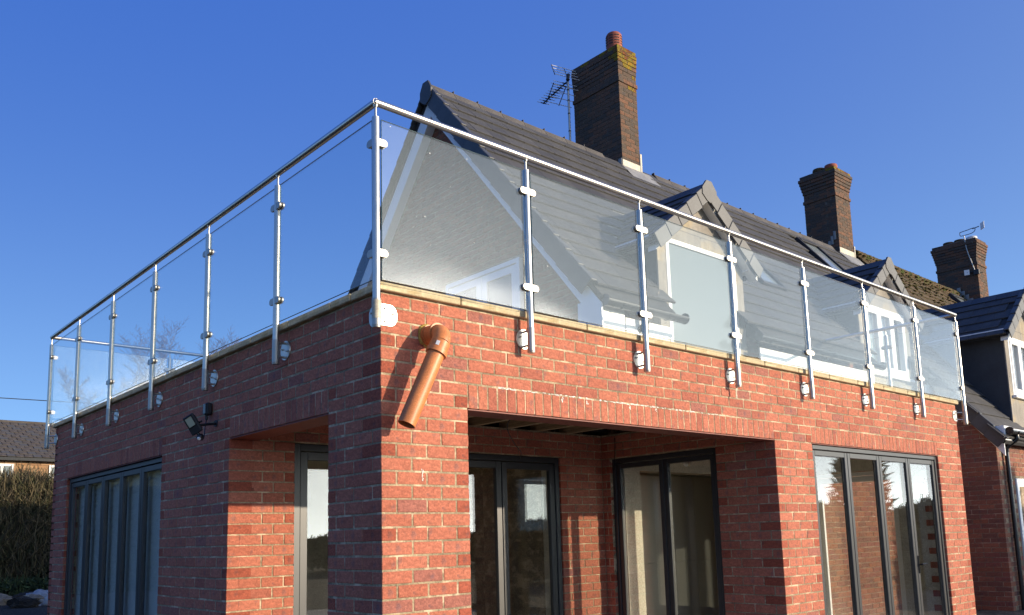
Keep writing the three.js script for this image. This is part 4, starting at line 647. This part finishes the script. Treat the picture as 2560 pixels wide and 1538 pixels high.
{
  const cor = { 0: 0.012, 1: 0.022, 2: 0.018, 3: 0.014, 4: 0.010, 5: 0.006, 8: 0.016 };
  const c1 = chimney(HO, chimneys[0], { y0: 7.0, corbel: cor, lichen: (y, f) => (f ? y > 9.62 || (y > 8.9 && rnd() < 0.2) : y > 9.86 && rnd() < 0.6) });
  // louvred clay pot
  const pot = mesh('chimney_pot', new THREE.LatheGeometry([[0.001, 0.41], [0.06, 0.41], [0.12, 0.385], [0.142, 0.35], [0.142, 0.10], [0.152, 0.08], [0.152, 0.05], [0.138, 0.0]].map(([a, b]) => new THREE.Vector2(a, b)), 32).toNonIndexed().translate(8.10, 9.99, -4.9), M.clay, c1);
  const sl = []; for (let i = 0; i < 8; i++) for (let k = 0; k < 4; k++) sl.push(chBox(0.075, 0.018, 0.02, 0.003).translate(0, 0.16 + k * 0.05, 0.137).rotateY(i * Math.PI / 4 + 0.35).translate(8.10, 9.99, -4.9)); mesh('louvre', sl, M.blackMatt, pot);
  mesh('pot_bedding', cyl(V(8.10, 9.93, -4.9), V(8.10, 10.0, -4.9), 0.21, 0.16, 20), M.plaster, c1);
  mesh('flashing', [cbox(7.815, 8.30, 7.62, 7.84, -4.6, -4.588, 0.003), cbox(8.27, 8.32, 7.62, 8.06, -4.62, -4.58, 0.006)], M.plaster, c1);
  const apron = (x0, x1, z0, z1) => { const n = V(0, 1, 1.2119).normalize(), p = (x, z) => V(x, roofY(z), z).addScaledVector(n, 0.052), q = [p(x0, z1), p(x1, z1), p(x1, z0), p(x0, z0)]; return quads([q, q.slice().reverse().map((w) => w.clone().addScaledVector(n, -0.004))]); };
  mesh('apron', apron(7.75, 8.48, -4.6, -4.36), M.lead, c1); mesh('stepped_flashing', [0, 1, 2].map((i) => cbox(7.80, 7.812, 7.66 + i * 0.0, 7.86 - i * 0.06, -4.68 - 0.0 + i * 0.02, -4.60, 0.002)).slice(0, 1), M.lead, c1);
  const c2 = chimney(HO, chimneys[1], { y0: 7.0, corbel: { 0: 0.045, 1: 0.075, 2: 0.06, 3: 0.045, 4: 0.03, 5: 0.015, 8: 0.02 }, lichen: (y, f) => y > 9.7 && f });
  for (const z of [-4.82, -5.12]) mesh('chimney_pot', new THREE.LatheGeometry([[0.09, 0.16], [0.14, 0.17], [0.15, 0.13], [0.14, 0.10], [0.125, 0.08], [0.125, 0]].map(([a, b]) => new THREE.Vector2(a, b)), 24).toNonIndexed().translate(15.58, 9.80, z), z > -5 ? M.clay : M.mossTile, c2);
  mesh('flashing', [cbox(15.22, 15.95, 7.62, 7.85, -4.6, -4.588, 0.003), cbox(15.90, 15.94, 7.62, 8.0, -4.63, -4.58, 0.004)], M.plaster, c2); mesh('apron', apron(15.1, 16.0, -4.6, -4.3), M.lead, c2);
  mesh('stepped_flashing', [0, 1, 2, 3].map((i) => cbox(15.222, 15.236, 7.75 - i * 0.0 + 0.1 * (3 - i), 7.95 + 0.1 * (3 - i), -4.72 - i * 0.07 + 0.0, -4.66 - i * 0.07, 0.002)), M.lead, c2);
}
// ------------------------------------------------------------------ the adjoining older house
const NB = group('neighbour_house', 'adjoining older house with mossy brown tiled roof and one wide brick chimney', 'house');
{
  const x0 = HX + 0.02, x1 = 27, n = V(0, 1, 1.2119).normalize(), p = (x, z, k) => V(x, roofY(z) + 0.1, z).addScaledVector(n, k), b = [p(x0, -1.5, 0), p(x1, -1.5, 0), p(x1, ZR, 0), p(x0, ZR, 0)], r = b.map((q) => V(q.x, q.y, 2 * ZR - q.z));
  const RO = mesh('roof', quads([b, [r[1], r[0], r[3], r[2]]]), M.mossTileB, NB); mesh('wall', [box(18.1, x1 - 0.2, 0, 4.0, -2.2, -2.0), box(x1 - 0.25, x1 - 0.05, 0, 4.2, -7.3, -2.0), ext([[2.0, 4.1], [7.34, 4.1], [4.67, 7.5]], 0.2).applyMatrix4(new THREE.Matrix4().makeBasis(nZ, UPV, X).setPosition(x1 - 0.25, 0, 0))], M.mortarOld, NB);
  const G = 0.25, TW = 0.3, prof = () => { const s = new THREE.Shape(); s.moveTo(-0.148, -0.012); s.lineTo(0.148, -0.012); s.lineTo(0.148, 0.012); s.quadraticCurveTo(0.10, 0.05, 0.06, 0.014); s.lineTo(-0.03, 0.008); s.quadraticCurveTo(-0.075, 0.042, -0.12, 0.010); s.lineTo(-0.148, 0.006); return new THREE.ExtrudeGeometry(s, { depth: 0.3, bevelEnabled: false, curveSegments: 3 }).toNonIndexed().rotateX(-Math.PI / 2).translate(0, -0.15, 0); };
  const tg = prof(), rest = []; let cnt = 0;
  for (let k = 0; k < 20; k++) { const z = ZR + (0.12 + k * G) / SL; for (let x = x0 + 0.15; x < x1; x += TW) { if (x > 22.0 && x < 22.85 && z < -4.2) continue; const m = mat4(X, V(0, 1.2119, -1).normalize(), n, p(x + rr(-0.004, 0.004), z, 0.02 + rr(-0.004, 0.004))).multiply(new THREE.Matrix4().makeRotationX(-0.09 + rr(-0.02, 0.02))); if (k < 11 && x < 24.5 && cnt < 300) { cnt++; const o = mesh('roof_tile', tg, rnd() < 0.6 ? M.mossTile : M.mossTileB, RO); o.applyMatrix4(m); } else rest.push(tg.clone().applyMatrix4(m)); } }
  mesh('roof_tiling', rest, M.mossTile, RO).userData.kind = 'stuff';
  const hr = new THREE.CylinderGeometry(0.12, 0.12, 0.44, 14, 1, false, 0, Math.PI).toNonIndexed().rotateZ(Math.PI / 2).rotateX(Math.PI); for (let x = x0 + 0.25; x < x1; x += 0.45) { if (x > 22 && x < 22.9) continue; const o = mesh('ridge_tile', new THREE.CylinderGeometry(0.115, 0.115, 0.44, 12).toNonIndexed().rotateZ(Math.PI / 2), M.mossTile, RO); o.position.set(x, YR + 0.10, ZR); o.rotation.x = rnd() * 6; }
  const ms = []; for (let i = 0; i < 900; i++) { const x = rr(x0, 25), t = Math.pow(rnd(), 3) * 0.9, q = p(x, ZR + t, 0.05), s = rr(0.012, 0.045); const g = new THREE.IcosahedronGeometry(s, 1).toNonIndexed().scale(rr(0.8, 1.8), rr(0.35, 0.6), 1).translate(q.x, q.y + (t < 0.1 ? 0.06 : 0), q.z); ms.push(g); } mesh('moss', ms, M.mossLump, RO).userData.kind = 'stuff';
  const c = { x0: 22.1, x1: 22.75, z0: -5.2, z1: -4.12, y: 9.42 }, c3 = chimney(NB, c, { y0: 7.0, corbel: { 0: 0.05, 1: 0.085, 2: 0.07, 3: 0.055, 4: 0.04, 5: 0.028, 6: 0.015, 9: 0.02 }, lichen: () => false });
  [[-4.3, M.label], [-4.62, M.mossTile], [-4.92, M.mossTile]].forEach(([z, m]) => mesh('chimney_pot', new THREE.LatheGeometry([[0.09, 0.10], [0.14, 0.11], [0.15, 0.08], [0.13, 0.05], [0.13, 0]].map(([a, q]) => new THREE.Vector2(a, q)), 24).toNonIndexed().translate(22.42, 9.45, z), m, c3));
  mesh('stepped_flashing', [0, 1, 2, 3, 4, 5].map((i) => cbox(22.075, 22.092, roofY(-4.66 + i * 0.1) + 0.1, roofY(-4.66 + i * 0.1) + 0.36, -4.70 + i * 0.1, -4.605 + i * 0.1, 0.002)), M.lead, c3);
  const zc = -4.1, m = mat4(X, V(0, 1.2119, -1).normalize(), n, p(20.95, zc, 0.06)), o = mesh('roof_window', [cbox(-0.4, -0.33, -0.5, 0.5, -0.05, 0.06), cbox(0.33, 0.4, -0.5, 0.5, -0.05, 0.06), cbox(-0.33, 0.33, 0.4, 0.5, -0.05, 0.07), cbox(-0.33, 0.33, -0.5, -0.43, -0.05, 0.05)].map((g) => g.applyMatrix4(m)), M.blackMatt, NB); mesh('pane', box(-0.332, 0.332, -0.432, 0.402, 0.02, 0.035).applyMatrix4(m), M.skyPale, o);
}
// ------------------------------------------------------------------ aerials
{
  const A = group('television_aerial', 'aluminium television aerial with comb of rods on a mast beside the tall chimney', 'aerial'), mx = 7.55, mz = -5.55;
  mesh('mast', [cyl(V(mx, 7.6, mz), V(mx, 9.68, mz), 0.02, 0.02, 12)], M.satin, A); for (const y of [8.3, 8.62, 8.95, 9.2, 9.4]) mesh('cable_tie', cyl(V(mx, y, mz), V(mx, y + 0.02, mz), 0.024, 0.024, 10), M.blackMatt, A);
  mesh('bracket', [cbox(mx - 0.02, 7.83, 8.02, 8.05, mz - 0.02, mz + 0.02, 0.003), cbox(mx - 0.05, mx + 0.05, 8.0, 8.035, mz - 0.06, mz + 0.06, 0.003), cbox(7.78, 7.815, 7.9, 8.15, mz - 0.05, mz + 0.05, 0.003)], M.satin, A);
  // boom points away to the left and a little down the picture
  const b0 = V(mx - 0.02, 9.58, mz + 0.06), b1 = V(mx + 0.2, 9.58, mz - 0.85), bd = b1.clone().sub(b0).normalize(), rod = V(1, 0.0, 0.24).normalize();
  mesh('boom', [cyl(b0, b1, 0.013, 0.013, 8), cyl(b0.clone().add(V(-0.05, -0.03, 0)), b0.clone().add(V(-0.02, 0.09, 0)), 0.03, 0.03, 10)], M.blackMatt, A);
  for (let i = 0; i < 10; i++) { const c = b0.clone().lerp(b1, 0.16 + i * 0.092), w = i < 2 ? 0.24 : 0.17 - i * 0.004; mesh('rod', cyl(c.clone().addScaledVector(rod, -w), c.clone().addScaledVector(rod, w), 0.0055, 0.0055, 6), M.alu, A); mesh('rod_clip', cyl(c.clone().addScaledVector(rod, -0.06), c.clone().addScaledVector(rod, 0.06), 0.010, 0.010, 6), M.blackMatt, A); }
  for (const [s, ang] of [[1, 0.34], [-1, -0.62]]) { const up = V(-bd.x * 0.35, 1, -bd.z * 0.35).normalize(); for (let k = 0; k < 4; k++) { const c = b0.clone().addScaledVector(up, s * (0.09 + k * 0.075)).addScaledVector(bd, 0.10 + k * 0.055); mesh('reflector_rod', cyl(c.clone().addScaledVector(rod, -0.26), c.clone().addScaledVector(rod, 0.26), 0.006, 0.006, 6), M.alu, A); } for (const q of [-0.26, 0.0]) mesh('reflector_stay', cyl(b0.clone().addScaledVector(up, s * 0.07).addScaledVector(bd, 0.09).addScaledVector(rod, q), b0.clone().addScaledVector(up, s * 0.33).addScaledVector(bd, 0.28).addScaledVector(rod, q), 0.008, 0.008, 6), M.blackMatt, A); }
  const B = group('panel_aerial', 'small white panel aerial on a bent pole over the wide chimney', 'aerial');
  mesh('pole', tube([V(22.05, 8.42, -4.16), V(22.03, 8.75, -4.23), V(22.03, 9.1, -4.31), V(22.05, 9.55, -4.36)], 0.014, 20, 8), M.satin, B); mesh('bracket', [cbox(22.0, 22.08, 8.36, 8.5, -4.2, -4.06, 0.004), cyl(V(22.0, 8.45, -4.28), V(22.3, 8.45, -4.06), 0.014, 0.014, 8)], M.blackMatt, B);
  mesh('loop', tube([V(22.05, 9.66, -4.46), V(22.05, 9.56, -4.45), V(22.05, 9.55, -4.36), V(22.1, 9.58, -4.15), V(22.1, 9.63, -4.08), V(22.1, 9.70, -4.08), V(22.06, 9.68, -4.27), V(22.05, 9.66, -4.46)], 0.010, 50, 8), M.blackMatt, B); mesh('arm', cyl(V(22.1, 9.69, -4.14), V(22.12, 9.72, -3.97), 0.010, 0.014, 8), M.blackMatt, B);
  mesh('panel', chBox(0.19, 0.19, 0.02, 0.004).applyMatrix4(mat4(V(0.7, 0, -0.72).normalize(), UPV, V(0.72, 0, 0.7).normalize(), V(22.16, 9.73, -3.90))), M.label, B); mesh('panel_mark', chBox(0.08, 0.02, 0.004, 0.001).rotateZ(0.5).applyMatrix4(mat4(V(0.7, 0, -0.72).normalize(), UPV, V(0.72, 0, 0.7).normalize(), V(22.17, 9.73, -3.89))), M.blackMatt, B);
  const C = group('chimney_sensor', 'small square white plate fixed to the side of the wide chimney', 'aerial'); mesh('plate', chBox(0.13, 0.15, 0.015, 0.003).applyMatrix4(mat4(V(0.35, 0, 0.94).normalize(), UPV, V(-0.94, 0, 0.35).normalize(), V(21.98, 8.46, -4.36))), M.label, C); mesh('stub', cyl(V(21.99, 8.46, -4.36), V(22.08, 8.46, -4.2), 0.02, 0.02, 10), M.blackMatt, C);
}
// ------------------------------------------------------------------ far background: brick cottage, hedges, bare trees, cable
{
  const F = group('far_house', 'distant brick cottage with slate roof and white windows behind the hedge', 'house'), z = -35.2;
  mesh('wall', box(1.2, 12, 0, 5.3, z - 6, z), brickMat([.42, .24, .12]), F); const rf = mesh('roof', quads([[V(0.9, 5.3, z + 0.3), V(12.3, 5.3, z + 0.3), V(12.3, 7.15, z - 3), V(0.9, 7.15, z - 3)], [V(12.3, 5.3, z - 6.3), V(0.9, 5.3, z - 6.3), V(0.9, 7.15, z - 3), V(12.3, 7.15, z - 3)], [V(12, 5.2, z), V(12, 5.2, z - 6), V(12, 7.1, z - 3)], [V(1.2, 5.2, z - 6), V(1.2, 5.2, z), V(1.2, 7.1, z - 3)]]), M.slate, F);
  const tg = chBox(0.30, 0.34, 0.03, 0.004); let n = 0; const rest = [], up = V(0, 1.85, -3.3).normalize(), nn = V(0, 3.3, 1.85).normalize();
  for (let k = 0; k < 13; k++) for (let x = 2.0 + (k % 2) * 0.16; x < 8.9; x += 0.32) { const c = V(x, 5.3, z + 0.3).addScaledVector(up, 0.14 + k * 0.285).addScaledVector(nn, 0.03 + rr(0, 0.02)), m = mat4(X, up, nn, c).multiply(new THREE.Matrix4().makeRotationX(-0.07)); if (n < 290) { n++; const o = mesh('slate', tg, [M.slate, M.tileB, M.slate][n % 3], rf); o.applyMatrix4(m); } }
  mesh('ridge', cbox(0.9, 12.3, 7.10, 7.24, z - 3.1, z - 2.9, 0.02), M.slate, F); mesh('gutter', box(1.0, 12.2, 5.18, 5.30, z + 0.24, z + 0.36), M.black, F);
  for (const [x0, x1] of [[4.2, 5.05], [6.35, 7.5], [1.6, 2.6]]) { const w = mesh('window', [cbox(x0, x0 + 0.09, 3.85, 5.06, z, z + 0.05), cbox(x1 - 0.09, x1, 3.85, 5.06, z, z + 0.05), cbox(x0 + 0.09, x1 - 0.09, 4.96, 5.06, z, z + 0.05), cbox(x0 + 0.09, x1 - 0.09, 3.85, 3.96, z, z + 0.05), cbox((x0 + x1) / 2 - 0.05, (x0 + x1) / 2 + 0.05, 3.96, 4.96, z, z + 0.045), cbox(x0 + 0.09, x1 - 0.09, 4.5, 4.56, z, z + 0.04)], M.upvc, F); mesh('pane', box(x0 + 0.05, x1 - 0.05, 3.9, 5.0, z + 0.005, z + 0.02), M.skyPale, w); }
  const bk = chBox(0.42, 0.13, 0.04, 0.006), bm = [brickMat([.46, .25, .12]), brickMat([.38, .21, .11]), brickMat([.50, .29, .15])]; for (let r = 0; r < 9; r++) for (let x = 3.6 + (r % 2) * 0.22; x < 8.8; x += 0.44) { if ([[4.2, 5.05], [6.35, 7.5]].some(([a, b]) => x + 0.22 > a && x - 0.22 < b && r > 0)) continue; const o = mesh('brick', bk, bm[Math.floor(rnd() * 3)], F); o.position.set(x, 5.1 - r * 0.145, z + 0.005); }
}
function twigMass(name, label, box3, n, len, wid, cols, up, parts, density) { // thin crossing blades: twigs and leaves
  const g = new THREE.BufferGeometry(), s = wid; // one blade, two faces bent along the middle
  g.setAttribute('position', new THREE.Float32BufferAttribute([-s, 0, 0, s, 0, 0, 0.4 * s, 1, 0.12, -s, 0, 0, 0.4 * s, 1, 0.12, -0.4 * s, 1, 0.12, 0, 0, -s, 0, 0, s, 0, 0.8, 0], 3)); g.computeVertexNormals();
  const o = new THREE.InstancedMesh(g, S({ roughness: 0.95, side: THREE.DoubleSide }), n); o.name = nm(name); const m = new THREE.Matrix4(), q = new THREE.Quaternion(), e = new THREE.Euler();
  for (let i = 0; i < n; i++) { const [p, k] = box3(); e.set(rr(-1, 1) * up, rr(0, 6.28), rr(-1, 1) * up); q.setFromEuler(e); const L = rr(len[0], len[1]); m.compose(p, q, V(1, L, 1)); o.setMatrixAt(i, m); const c = cols[Math.floor(rnd() * cols.length)], v = rr(0.7, 1.3); o.setColorAt(i, lin(c[0] * v, c[1] * v, c[2] * v)); }
  o.castShadow = o.receiveShadow = true; scene.add(o); tag(o, label, 'hedge', null, 'stuff'); return o;
}
{
  const topL = (x) => 3.62 + 0.9 * (fbm(x * 0.55 + 40, 3.3, 9999, 5, 3) - 0.4);
  twigMass('winter_hedge', 'tall tangled winter hedge of bare twigs below the distant cottage', () => { const x = rr(-3.8, 12), h = topL(x), y = 0.15 + (h - 0.15) * Math.pow(rnd(), 0.75), d = 1.5 * Math.sqrt(1 - Math.pow(y / h, 3) * 0.9); return [V(x, y - 0.25, -26.5 + rr(-d, d)), 0]; }, 90000, [0.25, 0.75], 0.013, [[.10, .08, .045], [.065, .052, .034], [.15, .12, .065], [.045, .05, .022], [.075, .07, .03]], 0.9);
  twigMass('ground_cover', 'low dark green undergrowth at the foot of the winter hedge', () => [V(rr(-10, 9), rr(0.1, 0.65), -24.4 + rr(-0.9, 0.7)), 0], 5000, [0.1, 0.3], 0.03, [[.035, .06, .02], [.05, .075, .025], [.03, .045, .018]], 1.2).userData.category = 'undergrowth';
  twigMass('added_conifer_hedge', 'dense dark conifer hedge added out of view to keep bright sky out of the side panes', () => { const x = rr(-13, -3.6), h = 4.1 + 0.6 * fbm(x * 0.5 + 60, 4.1, 9999, 45, 3), y = h * Math.pow(rnd(), 0.8); return [V(x, y, -23.6 + rr(-1, 1) * Math.sqrt(1.05 - y / h)), 0]; }, 45000, [0.12, 0.34], 0.045, [[.022, .032, .016], [.030, .040, .020], [.018, .026, .014]], 1.1);  // unseen hedge, added to block bright sky from the side bifold reflections
  const topR = (z) => 1.45 + 1.1 * fbm(z * 0.6 + 9, 1.7, 9999, 15, 3);
  twigMass('garden_hedge', 'evergreen garden hedge along the boundary beside the house wing', () => { const z = rr(2.2, 15), h = topR(z), y = 0.1 + (h - 0.1) * Math.pow(rnd(), 0.7); return [V(17 + rr(-0.8, 0.8) * Math.sqrt(1.05 - y / h), y - 0.1, z), 0]; }, 26000, [0.08, 0.26], 0.03, [[.045, .065, .025], [.06, .08, .03], [.035, .05, .02], [.09, .085, .04]], 1.2);
  twigMass('garden_shrub', 'loose evergreen shrub standing up above the garden hedge', () => { const a = rr(0, 6.283), r = Math.sqrt(rnd()), y = rr(0.2, 3.75), w = (0.35 + 0.75 * Math.sin(Math.PI * Math.min(1, y / 3.9))) * (0.75 + 0.5 * fbm(a * 1.3 + 20, y * 1.4, 9999, 35, 3)); return [V(16.3 + Math.cos(a) * r * w * 0.7, y, 5.0 + Math.sin(a) * r * w * 0.5), 0]; }, 4200, [0.1, 0.28], 0.028, [[.045, .06, .025], [.06, .07, .03], [.08, .07, .04]], 1.1).userData.category = 'shrub';
  twigMass('field_hedge', 'long clipped hedge across the far end of the garden', () => { const a = rr(-40, 45), h = 1.4 + 0.7 * fbm(a * 0.3 + 77, 2.2, 9999, 25, 3), y = h * Math.pow(rnd(), 0.7); return [V(a, y, 34 + rr(-0.9, 0.9)), 0]; }, 30000, [0.15, 0.4], 0.06, [[.05, .065, .03], [.07, .07, .04], [.10, .09, .05], [.04, .05, .025]], 1.2);
}
function bareTree(name, label, base, H, lean, sd, pale) {
  seed = sd; const T0 = group(name, label, 'tree', 'bare trees beyond the terrace'), tr = [], tw = [];
  const grow = (p, d, L, r, lev) => {
    const n = lev === 0 ? 7 : lev === 1 ? 5 : 3; let q = p.clone(), dd = d.clone(); const seg = L / n;
    for (let i = 0; i < n; i++) {
      const nx = q.clone().addScaledVector(dd, seg), r0 = r * (1 - i / n * 0.85), r1 = r * (1 - (i + 1) / n * 0.85); (lev < 2 ? tr : tw).push(cyl(q, nx, Math.max(r0, 0.0075), Math.max(r1, 0.0055), lev < 1 ? 8 : lev < 2 ? 5 : 3, true));
      q = nx; dd.add(V(rr(-0.12, 0.12), rr(-0.02, 0.10), rr(-0.12, 0.12))).normalize();
      const kids = lev === 0 ? (i > 0 ? 4 : 0) : lev === 1 ? 3 : lev === 2 ? 3 : 0;
      for (let k = 0; k < kids; k++) { const a = rr(0, 6.283), up = lev === 0 ? rr(0.8, 1.5) : rr(0.2, 0.9); grow(q.clone(), V(Math.cos(a), up, Math.sin(a)).normalize().addScaledVector(dd, 0.4).normalize(), L * (lev === 0 ? rr(0.15, 0.28) * (1.15 - i / n * 0.6) : rr(0.3, 0.5)), Math.max(0.006, r1 * rr(0.3, 0.5)), lev + 1); }
    }
  };
  grow(base, V(lean, 1, 0).normalize(), H, H * 0.0105, 0);
  mesh('trunk', tr, pale ? M.birch : M.twig, T0); const c = mesh('crown', tw, M.twig, T0); c.userData.label = 'fine leafless twigs'; return T0;
}
bareTree('birch_tree', 'slender pale birch with bare twigs, its fork rising between two balustrade posts', V(12.4, 0, -45), 11.6, 0.015, 11, true);
bareTree('birch_tree', 'bare birch with a dense upright crown of reddish twigs', V(14.85, 0, -46), 12.0, -0.01, 23, true);
bareTree('birch_tree', 'bare birch standing next to the dense one, seen beside the highest coping', V(16.5, 0, -46), 12.3, 0.01, 37, true);
bareTree('bare_tree', 'short bare tree with spreading twigs above the coping at the far terrace corner', V(10.4, 0, -44), 9.4, 0.02, 51, false);
bareTree('bare_tree', 'bare tree rising behind the right hand dormer roof', V(49.5, 0, -13.2), 12.5, -0.04, 67, false);
tag(mesh('overhead_cable', tube([V(-8, 9.4, -46), V(6.2, 9.28, -45), V(14, 9.35, -44), V(30, 10.2, -42)], 0.022, 40, 6), M.blackMatt), 'thin overhead cable crossing the sky above the cottage', 'cable');
// rubble and sacks at the foot of the bank
seed = 404;
for (let i = 0; i < 26; i++) { const x = rr(0.6, 5.2), z = rr(-21.5, -18.6), s = rr(0.12, 0.34); const g = new THREE.IcosahedronGeometry(s, 1).toNonIndexed(), p = g.attributes.position; for (let k = 0; k < p.count; k++) { const h = 0.75 + 0.5 * hash(Math.round(p.getX(k) * 91), Math.round(p.getY(k) * 91) + Math.round(p.getZ(k) * 57), i); p.setXYZ(k, p.getX(k) * h * 1.3, p.getY(k) * h * 0.6, p.getZ(k) * h); } g.computeVertexNormals(); const o = mesh('rubble_block', g, [M.mortarDark, M.soil, M.mortarOld, M.clay][i % 4]); o.position.set(x, 0.30, z); o.rotation.y = rnd() * 6; tag(o, 'broken block of rubble on the earth below the winter hedge', 'rubble', 'rubble below the winter hedge'); }
function sack(name, x, z, w, m, label, cat, grp) { const g = new THREE.SphereGeometry(1, 28, 18), p = g.attributes.position; for (let k = 0; k < p.count; k++) { const X0 = p.getX(k), Y0 = p.getY(k), Z0 = p.getZ(k), h = 1 + 0.5 * (fbm(X0 * 2.5 + x * 9 + 50, Z0 * 2.5 + Y0 * 3 + 50, 9999, 7, 4) - 0.5); p.setXYZ(k, Math.sign(X0) * Math.pow(Math.abs(X0), 0.8) * w * h, Math.max(-0.05, Y0 * 0.28 * h), Z0 * w * 0.7 * h); } g.computeVertexNormals(); const o = mesh(name, g.toNonIndexed(), m); o.position.set(x, 0.25, z); o.rotation.y = x * 3; tag(o, label, cat, grp); }
for (const [x, z, w, l] of [[2.6, -19.4, 0.5, 'crumpled white builders sack lying in front of the rubble'], [3.15, -19.0, 0.55, 'largest crumpled white sack lying across the front of the heap'], [3.7, -19.8, 0.5, 'white builders sack lying between the largest sack and the blue sheet'], [2.95, -20.6, 0.4, 'smallest white builders sack standing up behind the others'], [4.2, -20.2, 0.5, 'white builders sack pushed against the side wall end of the heap']]) sack('builders_sack', x, z, w, M.sack, l, 'sack', 'sacks below the winter hedge');
sack('blue_sheet', 4.2, -21.2, 0.8, M.blueSheet, 'crumpled dark blue plastic sheet behind the white sacks', 'sheet');

scene.traverse((o) => { if (o.isMesh) { o.castShadow = true; o.receiveShadow = true; } });
renderer.render(scene, camera);
